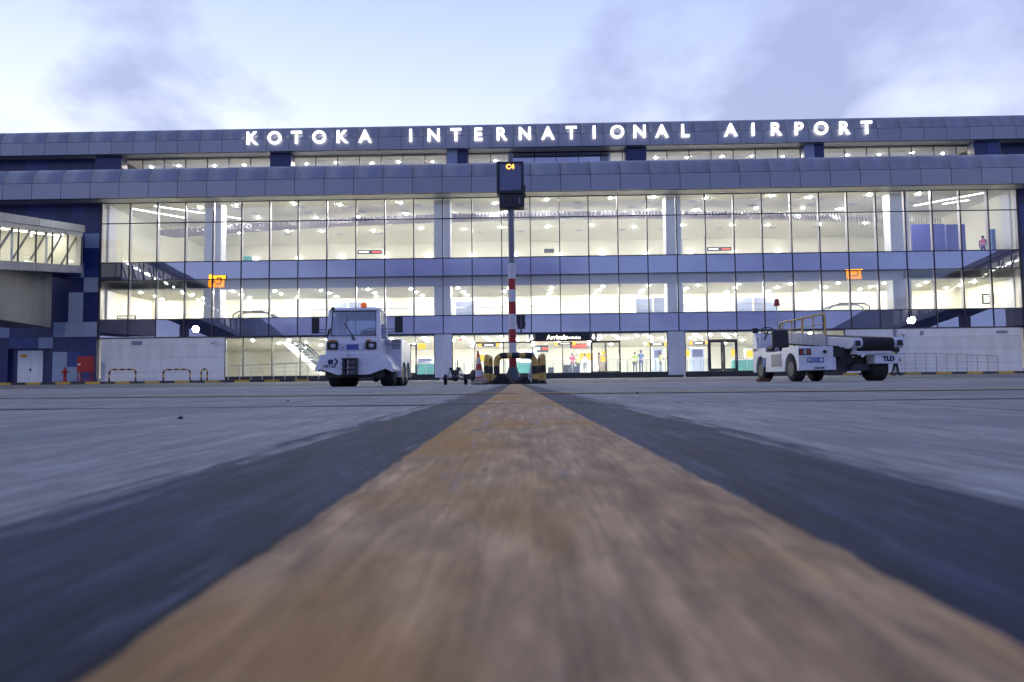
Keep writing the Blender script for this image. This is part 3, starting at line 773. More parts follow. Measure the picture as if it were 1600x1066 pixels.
# small fittings on the white walls: louvres, cameras
def louvre(ua, va, ub_, vb):
    p, q = at(ua, vb, D - .02), at(ub_, va, D - .02)
    l = wobj('louvre', MB().box((p.x, D - .045, p.z), (q.x, D - .022, q.z)), M['steel_dark'], terminal)
    for k in range(4):
        z = p.z + (q.z - p.z) * (k + .3) / 4
        piece('slat', M['paleblue'], (p.x - .03, D - .075, z), (q.x + .03, D - .047, z + .055), l)
louvre(206, 533, 222, 539.5); louvre(1557, 517, 1573, 521); louvre(1438, 517, 1442, 524)
def wall_camera(u, v):
    p = at(u, v, D - .05)
    c = wobj('security_camera', MB().box((p.x - .05, D - .12, p.z + .08), (p.x + .05, D - .021, p.z + .18)).tube([(p.x, D - .08, p.z + .1), (p.x - .06, D - .32, p.z - .03)], .05, 10), M['white_wall'], terminal)
    wobj('lens', MB().lathe([(.05, 0), (.05, .03)], (p.x - .07, D - .36, p.z - .05), 'y', 12), M['black'], c)
wall_camera(336, 536); wall_camera(1410, 524)
wobj('downpipe', MB().tube([(at(1399, 550, D).x, D - .1, .39), (at(1399, 550, D).x, D - .1, Z1 - .08)], .09, 12), M['fascia'], terminal)

# ---- rooftop lettering
sign = thing('illuminated_lettering', 'row of glowing white capital letters along the top roof fascia', 'sign', (0, YU - .16, zf(206.2, YU)))
LET = [('K', 394), ('O', 430), ('T', 464), ('O', 499.5), ('K', 534.5), ('A', 571), ('I', 642), ('N', 678), ('T', 712.5), ('E', 747), ('R', 783), ('N', 820), ('A', 856), ('T', 892.5),
       ('I', 928), ('O', 964), ('N', 999), ('A', 1033.5), ('L', 1069.5), ('A', 1141), ('I', 1176), ('R', 1211), ('P', 1247), ('O', 1282), ('R', 1317.5), ('T', 1353)]
_lm = {}
for ch, u in LET:
    if ch not in _lm: _lm[ch] = text_mesh(ch, 1.62, .05, M['e_letter'], .036)
    link('letter', _lm[ch], sign, (at(u, 205, YU).x, 0, 0), UPRIGHT)

# ------------------------------------------------------------------ jet bridges at both sides of the stand
def jet_bridge(label, xr, sgn, ystart=46.15, yend=24.0):
    """xr: x of the glazed face turned to the stand; sgn = +1 when that face looks towards +x"""
    SLP = 0.128
    def zt(y): return 11.15 - SLP * (46 - y)       # top of the parapet
    root = thing('jet_bridge', label, 'jet bridge', (xr, ystart, 0))
    W = 3.4
    xo = xr - sgn * W
    def seg(y0, y1, x0, x1, lo, hi, mb=None):
        mb = mb or MB()
        x0, x1 = min(x0, x1), max(x0, x1)
        mb.hexa([(x0, y1, zt(y1) + lo), (x1, y1, zt(y1) + lo), (x1, y0, zt(y0) + lo), (x0, y0, zt(y0) + lo),
                 (x0, y1, zt(y1) + hi), (x1, y1, zt(y1) + hi), (x1, y0, zt(y0) + hi), (x0, y0, zt(y0) + hi)]); return mb
    n = 15; st = (ystart - yend) / n
    core = wobj('tunnel_shell', seg(ystart, yend, xo + sgn * .12, xr - sgn * .10, -.60, -.08, seg(ystart, yend, xo + sgn * .12, xr - sgn * .10, -3.20, -2.86)), M['bridge_dark'], root)
    wobj('end_wall', seg(ystart - .03, ystart - .1, xo + sgn * .1, xr - sgn * .1, -2.85, -.6), M['cream'], root)
    wobj('far_wall', seg(ystart, yend, xo, xo + sgn * .1, -2.85, -.6), M['cream'], root)
    wobj('inner_ceiling', seg(ystart - .02, yend + .02, xo + sgn * .1, xr - sgn * .14, -.66, -.605), M['ceiling'], root)
    wobj('inner_floor', seg(ystart - .02, yend + .02, xo + sgn * .1, xr - sgn * .14, -2.855, -2.80), M['floor'], root)
    for k in range(n):
        y0, y1 = ystart - st * k, ystart - st * (k + 1)
        g = .012
        wobj('parapet_panel', seg(y0 - g, y1 + g, xr - sgn * .09, xr + sgn * .14, -.46, 0), M['bridge'], root)
        wobj('head_panel', seg(y0 - g, y1 + g, xr - sgn * .09, xr, -.74, -.465), M['bridge'], root)
        wobj('sill_panel', seg(y0 - g, y1 + g, xr - sgn * .09, xr + sgn * .02, -3.30, -2.78), M['bridge'], root)
        wobj('glass_pane', seg(y0 - .02, y1 + .02, xr - sgn * .05, xr - sgn * .035, -2.77, -.75), M['g_shop'], root)
        wobj('post', seg(y0 + .03, y0 - .03, xr - sgn * .09, xr - sgn * .005, -2.775, -.745), M['mullion'], root)
        xb_ = xr - sgn * .45
        a, b = (y0, y1)
        wobj('brace', MB().tube([(xb_, a, zt(a) - .75), (xb_, b, zt(b) - 2.75)], .09, 4), M['brace'], root)
        if k % 2 == 0: wobj('brace_post', MB().tube([(xb_, a, zt(a) - .7), (xb_, a, zt(a) - 2.8)], .09, 4), M['steel'], root)
        wobj('ceiling_light', seg(y0 - .25, y1 + .25, xr - sgn * 1.5, xr - sgn * 1.9, -.69, -.665), M['e_bridge'], root)
    wobj('roof', seg(ystart, yend, xo, xr + sgn * .1, .0, .03), M['bridge'], root)
    wobj('link_vestibule', MB().box((min(xo, xr - sgn * 1.6), ystart - .02, zt(ystart) - 3.2), (max(xo, xr - sgn * 1.6), D - .013, zt(ystart) - .2)), M['navy'], root)
    # lower clad corridor that swings out from under the tunnel
    a0 = Vector((xr - sgn * 2.1, 46.2)); a1 = Vector((xr - sgn * .9, 39.6))
    wv = Vector((-sgn * 3.0, 0))
    zb, ztop = 4.15, 8.0
    mb = MB()
    for p, q in ((a0, a1),):
        r_, s_ = p + wv, q + wv
        lo = [q, p, r_, s_] if sgn > 0 else [p, q, s_, r_]
        mb.hexa([(v_.x, v_.y, zb) for v_ in lo] + [(v_.x, v_.y, min(ztop, zt(v_.y) - 3.25)) for v_ in lo])
    wobj('lower_corridor', mb, M['bridge_dark'], root)
    # rotunda, its column and the sloping drive tunnel
    ry = yend - 2.0; zr = zt(yend)
    xc_ = xr - sgn * W / 2
    wobj('rotunda', MB().lathe([(2.4, -3.4), (2.4, .1), (2.1, .25)], (xc_, ry, zr), 'z', 28), M['bridge'], root)
    wobj('support_column', MB().lathe([(.55, 0), (.55, zr - 3.39)], (xc_, ry, 0), 'z', 20).box((xc_ - 1.1, ry - 1.1, 0), (xc_ + 1.1, ry + 1.1, .35)), M['bridge_dark'], root)
    p, q = Vector((xc_, ry - 1.8)), Vector((xc_ - sgn * 3.5, ry - 21))
    dn = (q - p).normalized(); nn = Vector((-dn.y, dn.x)) * 1.45
    mb = MB().hexa([(*(p + nn), zr - 3.2), (*(p - nn), zr - 3.2), (*(q - nn), zr - 4.6), (*(q + nn), zr - 4.6),
                    (*(p + nn), zr - .2), (*(p - nn), zr - .2), (*(q - nn), zr - 1.6), (*(q + nn), zr - 1.6)])
    wobj('drive_tunnel', mb, M['bridge'], root)
    wobj('drive_leg', MB().box((q.x - .9, q.y + 3.2, 0.5), (q.x + .9, q.y + 3.7, zr - 4.3)).lathe([(.5, -.95), (.5, -.6)], (q.x, q.y + 3.45, .5), 'x', 20).lathe([(.5, .6), (.5, .95)], (q.x, q.y + 3.45, .5), 'x', 20), M['steel_dark'], root)
    # columns under the fixed part
    for y in (31.5,):
        wobj('support_column', MB().lathe([(.4, 0), (.4, zt(y) - 3.3 - gz(y))], (xo + sgn * .8, y, gz(y) - .02), 'z', 18), M['bridge_dark'], root)
    return root, zt
XB_L = at(127, 385, 46).x
_, ztl = jet_bridge('sloping glazed jet bridge meeting the navy wall at the left edge', XB_L, 1)
_, ztr = jet_bridge('jet bridge beyond the right edge, seen mirrored in the right glazing', 39.5, -1)
def gate_sign(label, txt, u, v, d, hpx, base):
    """a lit board whose mirror image shows in the facade"""
    p = at(u, v, D + d)
    y = D - d
    w, h = 1.75, 1.25
    s = thing('gate_sign', label, 'sign', (p.x, y, p.z - h / 2))
    obj('sign_box', MB().box((-w / 2, -.12, 0), (w / 2, .10, h)), M['steel_dark'], s)
    obj('lit_face', MB().box((-w / 2 + .04, .101, .04), (w / 2 - .04, .115, h - .04)), M['e_orange'], s)
    link('lettering', text_mesh(txt, 1.0, .008, M['black'], .015), s, (0, .125, h / 2), (R(90), 0, R(180)))
    zb_ = base(y)
    obj('post', MB().tube([(0, 0, zb_ - (p.z - h / 2)), (0, 0, .02)], .06, 8), M['steel_dark'], s)
gate_sign('orange lit stand board mirrored in the glass left of the white tractor', 'C4', 339.5, 440, 19.0, 20, ztl)
gate_sign('orange lit stand board mirrored in the glass above the belt loader', 'C3', 1333, 428, 25.0, 20, ztr)
def floodlight(label, u, v, d):
    p = at(u, v, D + d); y = D - d
    s = thing('floodlight', label, 'floodlight', (p.x, y, p.z))
    obj('housing', MB().lathe([(.16, -.25), (.34, -.04), (.34, -.01)], (0, 0, 0), 'y', 24), M['steel_dark'], s, rot=(R(-14), 0, 0))
    obj('lamp_face', MB().lathe([(.30, -.008), (.30, .004)], (0, 0, 0), 'y', 24), M['e_flood'], s, rot=(R(-14), 0, 0))
    obj('bracket', MB().tube([(0, -.1, .18), (0, -.1, .9)], .03, 8), M['steel_dark'], s)
floodlight('white floodlight under the left jet bridge, mirrored low in the glazing', 305, 514, 13.0)
floodlight('white floodlight under the right jet bridge, mirrored low in the glazing', 1425, 501, 13.0)

# ------------------------------------------------------------------ docking post with display
s_ = FPX / POST_Y
pc = at(799.5, 420, POST_Y)
post = thing('docking_display', 'tall post with red and white bands carrying a black display', 'sign post', (pc.x, POST_Y, 0))
def pz(v): return at(800, v, POST_Y).z
obj('pole', MB().tube([(0, 0, pz(412)), (0, 0, pz(325))], .10, 16), M['pole'], post)
obj('pole_extension', MB().tube([(0, .18, pz(330)), (0, .18, pz(238))], .085, 14), M['pole'], post)
bands = [(412, 436, 'conewhite'), (436, 453, 'red'), (453, 472, 'conewhite'), (472, 491, 'red'), (491, 515, 'conewhite'), (515, 536, 'red'), (536, 555.5, 'conewhite'), (555.5, 574, 'red')]
for a, b, mt in bands:
    obj('band', MB().tube([(0, 0, pz(b)), (0, 0, pz(a))], .128, 18), M[mt], post)
obj('footing', MB().lathe([(.36, 0), (.34, .05), (.17, pz(574) - .1), (.15, pz(574))], (0, 0, 0), 'z', 14), M['conebase'], post)
obj('footing_plinth', MB().box((-.42, -.42, 0), (.42, .42, .10)), M['blackpaint'], post, bevel=.02)
zt_, zm_, zb_ = pz(255.5), pz(306), pz(327)
disp = obj('display_case', MB().prism([(-.30, zm_), (.18, zm_), (.18, zt_ + .02), (-.22, zt_)], 'x', -.47, .45), M['black'], post, bevel=.015)
obj('lower_case', MB().box((-.39, -.26, zb_), (.46, .2, zm_ - .01)), M['black'], post, bevel=.02)
obj('hinge', MB().box((.455, -.2, zm_ - .1), (.50, .05, zm_ + .3)), M['black'], post)
scr = MB().hexa([(-.36, -.312, zm_ + .10), (.36, -.312, zm_ + .10), (.36, -.30, zm_ + .10), (-.36, -.30, zm_ + .10),
                 (-.36, -.242, zt_ - .10), (.36, -.242, zt_ - .10), (.36, -.23, zt_ - .10), (-.36, -.23, zt_ - .10)])
obj('screen', scr, M['darkglass'], post)
link('led_text', text_mesh('C4', .235, .004, M['e_amber'], .008), post, (-.01, -.262, zt_ - .20), (R(90 - 4), 0, 0))
obj('keyhole', MB().box((.27, -.268, zb_ + .12), (.32, -.261, zb_ + .32)), M['pole'], post)

# hoop guards round the post
def hoop(w, h, r, lo, nseg=7):
    """upright hoop of tube in x-z, with painted sections: returns list of (points, colour)"""
    rc = lo
    path = [(-w / 2, 0)]
    path.append((-w / 2, h - rc))
    for k in range(1, 9):
        a = math.pi - math.pi / 2 * k / 8
        path.append((-w / 2 + rc + rc * math.cos(a), h - rc + rc * math.sin(a)))
    for k in range(0, 9):
        a = math.pi / 2 - math.pi / 2 * k / 8
        path.append((w / 2 - rc + rc * math.cos(a), h - rc + rc * math.sin(a)))
    path.append((w / 2, 0))
    # resample
    L_ = [0]
    for p, q in zip(path[:-1], path[1:]): L_.append(L_[-1] + math.dist(p, q))
    def pt(d):
        d = min(max(d, 0), L_[-1])
        for k in range(len(L_) - 1):
            if d <= L_[k + 1] + 1e-9:
                t = (d - L_[k]) / max(L_[k + 1] - L_[k], 1e-9)
                return (path[k][0] + (path[k + 1][0] - path[k][0]) * t, path[k][1] + (path[k + 1][1] - path[k][1]) * t)
        return path[-1]
    return pt, L_
def guard(name, label, loc, rz, w, h, r, rc, bounds, c0, group, cat='guard', cols=('yellow', 'blackpaint')):
    """bounds: fractions of the length where the colour changes"""
    g = thing(name, label, cat, loc, rz, group)
    pt, L_ = hoop(w, h, r, rc)
    bs = [0] + bounds + [1]; c = c0
    for a, b in zip(bs[:-1], bs[1:]):
        da, db = a * L_[-1], b * L_[-1]
        ds = [da] + [x for x in L_ if da + .004 < x < db - .004] + [db]
        pts = [(pt(d)[0], 0, pt(d)[1]) for d in ds]
        obj('band', MB().tube(pts, r, 14), M[cols[c]], g); c = 1 - c
    for x in (-w / 2, w / 2): obj('base_plate', MB().box((x - r * 1.3, -r * 1.3, 0), (x + r * 1.3, r * 1.3, .03)), M['blackpaint'], g)
    return g
gy = POST_Y - .75
gc = at(806, 600, gy).x
SB = [.09, .20, .335, .43, .475, .54, .59, .68, .80, .91]
guard('hoop_guard', 'thick yellow and black hoop guard standing in front of the banded post', (gc, gy, 0), 0, 1.24, .93, .10, .22, [.055, .10, .205, .33, .405, .46, .545, .61, .69, .80, .89, .945], 1, 'guards round the post')
def gx(u, y): return at(u, 590, y).x
guard('hoop_guard', 'yellow and black hoop guard seen end on left of the banded post', (gx(763.5, POST_Y + .1), POST_Y + .1, 0), R(86), 1.2, .92, .085, .24, [.04, .13, .215, .785, .87, .96], 1, 'guards round the post')
guard('hoop_guard', 'yellow and black hoop guard seen end on right of the banded post', (gx(846.5, POST_Y + .1), POST_Y + .1, 0), R(94), 1.2, .92, .085, .24, [.04, .13, .215, .785, .87, .96], 1, 'guards round the post')
# slim hoops before the white wall
def slim(u0, u1, v0, label):
    y = 46.6
    a, b = at(u0, 590, y).x, at(u1, 590, y).x
    zt__ = at((u0 + u1) / 2, v0, y).z - .385
    n = 13 if b - a > 1 else 9
    w = b - a
    guard('hoop_guard', label, ((a + b) / 2, y, .385), 0, w, zt__, .055, min(.25, w / 2 - .01), [k / n for k in range(1, n)], 1, 'slim hoops before the white wall')
slim(170.5, 212, 577.5, 'slim striped hoop nearest the red cabinet before the left white wall')
slim(255, 297, 577.5, 'wide slim striped hoop beside the narrow one before the left white wall')
slim(314.5, 324, 577, 'narrow striped hoop before the left white wall')

# cones, sandbags and chocks by the post
def cone(label, u, y, h, lean=0, r=.17, group='cones by the post', mats=('coneorange', 'conewhite')):
    p = at(u, 600, y)
    c = thing('traffic_cone', label, 'cone', (p.x, y, 0), 0, group)
    o = obj('base', MB().box((-.2, -.2, 0), (.2, .2, .045)), M['blackpaint'], c, bevel=.01)
    k = 5
    for i in range(k):
        z0, z1 = .045 + (h - .045) * i / k, .045 + (h - .045) * (i + 1) / k
        r0, r1 = r + (.03 - r) * i / k, r + (.03 - r) * (i + 1) / k
        obj('sleeve' if i % 2 else 'body_section', MB().lathe([(r0, z0), (r1, z1)], (0, 0, 0), 'z', 18), M[mats[i % 2]], c)
    c.rotation_euler = (0, R(lean), 0)
    return c
cone('tall orange and white cone beside the left hoop guard', 750, POST_Y - .3, 1.12, -3)
cone('pale cone behind the right leg of the front hoop guard', 832, POST_Y + .4, .82, 0, mats=('conewhite', 'grime'))
def blob(name, label, u, y, sx, sy, sz, mat, cat, group=None, z=0):
    p = at(u, 600, y); mb = MB().sphere((0, 0, sz * .8), 1, 16, 0, (sx, sy, sz))
    for i, v_ in enumerate(mb.v):
        k = 1 + .10 * math.sin(v_[0] * 23 + v_[1] * 17) + .06 * math.sin(v_[2] * 40 + i)
        mb.v[i] = (v_[0] * k, v_[1] * k, max(v_[2] * k, 0))
    o = tag(obj(name, mb, mat, None, (p.x, y, z)), label, cat, group); return o
blob('sandbag', 'tan sandbag lying at the foot of the tall cone', 752, POST_Y - .7, .26, .18, .12, M['tanbag'], 'sandbag')
blob('sandbag', 'flat tan sandbag left of the post between cone and hoop', 746, POST_Y - .85, .22, .2, .05, M['tanbag'], 'sandbag')
blob('bin_bag', 'black bag slumped behind the tall cone', 747, POST_Y + .3, .26, .22, .3, M['black'], 'bag', z=0.0)
def chock(label, u, y, rz, sc=1.0):
    p = at(u, 600, y)
    c = thing('wheel_chock', label, 'chock', (p.x, y, 0), R(rz), 'chocks at the post')
    obj('wedge', MB().prism([(-.22 * sc, 0), (.22 * sc, 0), (.16 * sc, .12 * sc), (.02 * sc, .24 * sc), (-.05 * sc, .24 * sc), (-.18 * sc, .10 * sc)], 'y', -.16 * sc, .16 * sc), M['rubber'], c, bevel=.012)
    obj('rope_ring', MB().tube([(.10 * sc * math.cos(t * .785), -.17 * sc, .14 * sc + .07 * sc * math.sin(t * .785)) for t in range(8)], .012, 6, closed=True), M['steel_dark'], c)
chock('left one of the black wheel chocks heaped at the post', 781, POST_Y - .95, 8, 1.25)
chock('black wheel chock leaning against the foot of the post', 790, POST_Y - .85, -18, 1.3)
chock('right one of the black wheel chocks at the post', 818, POST_Y - .9, 25, 1.0)

# tow bar head on two small wheels
y = 21.5; s1 = FPX / y
tb = thing('tow_bar', 'tow bar head on two small black wheels left of the post', 'tow bar', (at(712, 602, y).x, y, 0))
for x in (-.32, .32):
    w = obj('wheel', MB().lathe([(.13, -.045), (.165, -.035), (.165, .035), (.13, .045)], (x, 0, .165), 'x', 20), M['rubber'], tb)
    obj('rim', MB().lathe([(.09, -.052), (.09, .052)], (x, 0, .165), 'x', 14), M['steel_dark'], w)
obj('axle', MB().tube([(-.30, 0, .165), (.30, 0, .165)], .02, 8), M['steel_dark'], tb)
for sx in (-1, 1):
    obj('frame_strut', MB().tube([(sx * .27, -.02, .16), (sx * .15, -.02, .55)], .026, 6), M['conewhite'], tb)
    obj('frame_strut', MB().tube([(sx * .10, -.02, .14), (sx * .15, -.02, .55)], .022, 6), M['conewhite'], tb)
obj('bar_head', MB().lathe([(.03, -.5), (.10, -.42), (.125, -.2), (.11, 0), (.08, .3), (.06, 2.2)], (0, 0, .23), 'y', 16), M['steel_dark'], tb)
obj('clamp', MB().box((-.11, -.35, .33), (.11, -.05, .47)).box((-.17, -.28, .45), (-.06, -.1, .54)).box((.05, -.28, .45), (.15, -.1, .55)), M['steel_dark'], tb, bevel=.01)
obj('lever', MB().tube([(.06, -.1, .5), (.09, -.14, .78)], .016, 8), M['black'], tb)
# thin white marker poles on the pavement
for u, v0, lab in ((689, 562, 'thin white marker pole before the white pier left of the post'), (1070, 560, 'thin white marker pole before the white pier right of the post')):
    p = at(u, 590, 45.0); zt__ = at(u, v0, 45.0).z
    mk = thing('marker_pole', lab, 'pole', (p.x, 45.0, gz(45)))
    obj('shaft', MB().tube([(0, 0, 0), (0, 0, zt__ - gz(45))], .045, 10), M['conewhite'], mk); obj('foot', MB().lathe([(.12, 0), (.10, .04)], (0, 0, 0), 'z', 12), M['grime'], mk)
    obj('cap', MB().lathe([(.05, zt__ - gz(45)), (.03, zt__ - gz(45) + .06)], (0, 0, 0), 'z', 10), M['tanbag'], mk)

# fire hydrant and hose cabinet
p = at(101, 595, 46.7)
hy = thing('fire_hydrant', 'small red fire hydrant before the pale blue panel', 'hydrant', (p.x, 46.7, .385))
obj('barrel', MB().lathe([(.16, 0), (.16, .06), (.10, .08), (.10, .62), (.14, .66), (.14, .76), (.10, .82), (.10, .9), (.05, .98), (.04, 1.02)], (0, 0, 0), 'z', 16), M['red'], hy)
obj('outlet', MB().tube([(-.22, 0, .70), (.22, 0, .70)], .065, 12), M['red'], hy)
obj('outlet_cap', MB().lathe([(.075, -.20), (.075, -.12)], (0, 0, .70), 'y', 12), M['red'], hy)
p0, p1 = at(120, 582, 46.9), at(143.5, 557, 46.9)
cab = thing('hose_cabinet', 'red fire hose cabinet on a red stand by the navy wall', 'cabinet', ((p0.x + p1.x) / 2, 46.9, .385))
w_ = p1.x - p0.x; z0_ = p0.z - .385; z1_ = p1.z - .385
obj('case', MB().box((-w_ / 2, -.02, z0_), (w_ / 2, .32, z1_)), M['red'], cab, bevel=.015)
obj('cabinet_door', MB().box((-w_ / 2 + .04, -.045, z0_ + .05), (w_ / 2 - .08, -.022, z1_ - .05)), M['red'], cab, bevel=.006)
obj('latch', MB().box((-w_ / 2 + .10, -.07, (z0_ + z1_) / 2 - .06), (-w_ / 2 + .28, -.046, (z0_ + z1_) / 2 + .05)), M['conewhite'], cab)
for x in (-w_ / 2 + .08, w_ / 2 - .08):
    for yy_ in (.02, .28): obj('leg', MB().box((x - .025, yy_ - .025, 0), (x + .025, yy_ + .025, z0_ - .002)), M['red'], cab)
obj('stretcher', MB().box((-w_ / 2 + .11, .0, .16), (w_ / 2 - .11, .04, .2)), M['red'], cab)

# railings on the pavement
def railing(label, ua, ub_, va, vb, n, y, rails=4, close=True):
    a, b = at(ua, 580, y).x, at(ub_, 580, y).x
    za, zb2 = at(ua, va, y).z, at(ub_, vb, y).z
    r = thing('metal_railing', label, 'railing', (a, y, .385)); W_ = b - a
    ha, hb = za - .385, zb2 - .385
    me = None
    for k in range(n + 1):
        t = k / n; h = ha + (hb - ha) * t
        obj('upright', MB().tube([(W_ * t, 0, 0), (W_ * t, 0, h)], .026, 8), M['steel'], r)
    obj('top_rail', MB().tube([(0, 0, ha), (W_, 0, hb)], .032, 8), M['steel'], r)
    for k in range(1, rails + 1):
        f = k / (rails + 1)
        obj('cross_rail', MB().tube([(0, 0, ha * f), (W_, 0, hb * f)], .012, 6), M['steel'], r)
railing('tall steel railing before the white wall at the right', 1398, 1464, 553, 552, 4, 46.2)
railing('lower end of the steel railing running to the right white wall corner', 1464, 1560, 552.5, 556, 6, 46.2)
railing('steel railing before the glass left of the white tractor', 357, 498, 572, 566, 8, 46.3, 3)

# loose grit on the apron
def pebble(label, u, v, r):
    d = fwd * FPX + rgt * (u - 800) + upv * (533 - v); t = -CAM_H / d.z; p = d * t
    mb = MB().sphere((0, 0, r * .55), r, 10, 0, (1.2, 1, .7))
    for i, q in enumerate(mb.v): mb.v[i] = (q[0] * (1 + .25 * math.sin(i * 1.7)), q[1] * (1 + .2 * math.cos(i * 2.3)), max(q[2] * (1 + .2 * math.sin(i * .9)), 0))
    tag(obj('pebble', mb, M['steel_dark'], None, (p.x, p.y, 0)), label, 'pebble', 'grit on the apron')
pebble('dark pebble on the concrete left of the tractor, nearest the viewer', 282, 655, .006)
pebble('tiny dark pebble on the concrete right of the post', 996, 615.5, .008)
pebble('tiny dark pebble left of the lead-in line near the cross joint', 450, 627, .005)

# ------------------------------------------------------------------ vehicles
def wheel(parent, x, y, r, w, rim=.55, z=None, side=1):
    z = r if z is None else z
    t = obj('wheel', MB().lathe([(r * rim, -w / 2), (r * .9, -w / 2), (r, -w / 2 + .03), (r, w / 2 - .03), (r * .9, w / 2), (r * rim, w / 2)], (x, y, z), 'x', 28), M['rubber'], parent)
    obj('rim', MB().lathe([(r * .2, side * w * .30), (r * rim * .9, side * w * .38), (r * rim, side * w * .505)], (x, y, z), 'x', 20), M['steel_dark'], t)
    obj('hub', MB().lathe([(r * .18, side * w * .30), (r * .12, side * w * .46)], (x, y, z), 'x', 12), M['grime'], t)
    return t
def arch_profile(y0, y1, zb, zt, arches, n=10, top=None):
    """side profile (y,z): bottom edge with wheel arches cut in, optional list of top points"""
    pts = [(y0, zb)]
    for (yc, r) in arches:
        h = math.sqrt(max(r * r - (zb - .33) ** 2, .0001))
        a0 = math.atan2(zb - .33, -h) % (2 * math.pi); a1 = math.atan2(zb - .33, h)
        for k in range(n + 1):
            a = a0 + (a1 - a0) * k / n
            pts.append((yc + r * math.cos(a), .33 + r * math.sin(a)))
    pts.append((y1, zb))
    pts += top if top else [(y1, zt), (y0, zt)]
    return pts

# ---- pushback tractor, left
TY = 18.0
tx = at(551, 540, TY).x
tug = thing('pushback_tractor', 'white pushback tractor with cab and orange beacon, front towards the viewer', 'tractor', (tx, TY, 0), R(0.0))
CX = -.02
# front body
fb = [(-.86, .86), (-1.02, .47), (-.98, .40), (-.84, .47), (-.42, .315), (.42, .315), (.86, .47), (1.06, .37), (1.10, .45), (.86, .86)]
mb = MB()
n = len(fb)
def fy(z): return .0 + max(0, (z - .3)) * .10
vs_ = [(x, fy(z), z) for x, z in fb] + [(x, 1.0, z) for x, z in fb]
mb.add(vs_, [list(range(n))[::-1], list(range(n, 2 * n))]); mb.add(vs_, [(i, (i + 1) % n, n + (i + 1) % n, n + i) for i in range(n)])
obj('front_body', mb, M['paint'], tug, bevel=.02)
obj('underbody', MB().box((-.80, .25, .24), (.8, 2.4, .52)), M['black'], tug)
# cab lower panel, pillars, roof
obj('cab_panel', MB().hexa([(CX - .74, .085, .84), (CX + .74, .085, .84), (CX + .74, 1.0, .84), (CX - .74, 1.0, .84),
                            (CX - .73, .13, 1.30), (CX + .73, .13, 1.30), (CX + .73, 1.0, 1.30), (CX - .73, 1.0, 1.30)]), M['paint'], tug, bevel=.025)
ZC0, ZC1 = 1.295, 2.06
def cy_(z): return .13 + (z - 1.30) * .16
def cw_(z): return .73 - (z - 1.30) * .05
for sx in (-1, 1):
    for (yb, yt, wd) in ((0, 0, .11), (1.02, 1.0, .09)):
        f = lambda z, o, q: (CX + sx * (cw_(z) - q), cy_(z) + o if yb == 0 else yb + o, z)
        obj('cab_pillar', MB().hexa([f(ZC0, 0, wd), f(ZC0, 0, 0), f(ZC0, .09, 0), f(ZC0, .09, wd), f(ZC1, 0, wd * .9), f(ZC1, 0, 0), f(ZC1, .09, 0), f(ZC1, .09, wd * .9)]), M['paint'], tug)
obj('cab_sill', MB().box((CX - cw_(1.3) + .11, .14, ZC0), (CX + cw_(1.3) - .11, .20, ZC0 + .05)), M['paint'], tug)
obj('cab_roof', MB().hexa([(CX - .70, .20, 2.04), (CX + .70, .20, 2.04), (CX + .70, 1.18, 2.02), (CX - .70, 1.18, 2.02),
                           (CX - .66, .25, 2.115), (CX + .66, .25, 2.115), (CX + .66, 1.14, 2.10), (CX - .66, 1.14, 2.10)]), M['paint'], tug, bevel=.03)
obj('cab_back', MB().box((CX - .66, 1.04, 1.3), (CX - .42, 1.09, 2.04)).box((CX + .46, 1.04, 1.3), (CX + .66, 1.09, 2.04)).box((CX - .42, 1.04, 1.3), (CX + .46, 1.09, 1.42)).box((CX - .42, 1.04, 1.84), (CX + .46, 1.09, 2.04)), M['paint'], tug)
obj('rear_window', MB().box((CX - .42, 1.055, 1.42), (CX + .46, 1.07, 1.84)), M['g_cab'], tug)
ws = MB().hexa([(CX - .60, cy_(1.34) + .03, 1.345), (CX + .60, cy_(1.34) + .03, 1.345), (CX + .60, cy_(1.34) + .045, 1.345), (CX - .60, cy_(1.34) + .045, 1.345),
                (CX - .585, cy_(2.04) + .03, 2.04), (CX + .585, cy_(2.04) + .03, 2.04), (CX + .585, cy_(2.04) + .045, 2.04), (CX - .585, cy_(2.04) + .045, 2.04)])
obj('windscreen', ws, M['g_cab'], tug)
sl_ = MB().tube([(CX - .60, cy_(1.345) + .02, 1.35), (CX - .585, cy_(2.03) + .02, 2.035), (CX + .585, cy_(2.03) + .02, 2.035), (CX + .60, cy_(1.345) + .02, 1.35)], .018, 8, closed=True)
obj('window_seal', sl_, M['black'], tug)
for sx in (-1, 1):
    obj('side_window', MB().hexa([(CX + sx * .70, .28, 1.34), (CX + sx * .71, .28, 1.34), (CX + sx * .71, 1.0, 1.34), (CX + sx * .70, 1.0, 1.34),
                                  (CX + sx * .665, .36, 2.03), (CX + sx * .675, .36, 2.03), (CX + sx * .675, 1.0, 2.03), (CX + sx * .665, 1.0, 2.03)]), M['g_cab'], tug)
obj('seat', MB().box((.02, .75, 1.0), (.48, 1.0, 1.55)).box((.02, .5, .98), (.48, .8, 1.12)), M['black'], tug, bevel=.04)
obj('dashboard', MB().box((CX - .6, .24, 1.2), (CX + .6, .45, 1.36)), M['black'], tug, bevel=.03)
st = [(.33 + .19 * math.cos(k * math.pi / 8), .52 + .10 * math.sin(k * math.pi / 8), 1.46 + .13 * math.sin(k * math.pi / 8)) for k in range(16)]
obj('steering_wheel', MB().tube(st, .014, 8, closed=True).tube([(.14, .52, 1.46), (.52, .52, 1.46)], .012, 6).tube([(.33, .52, 1.46), (.33, .44, 1.3)], .02, 8), M['black'], tug)
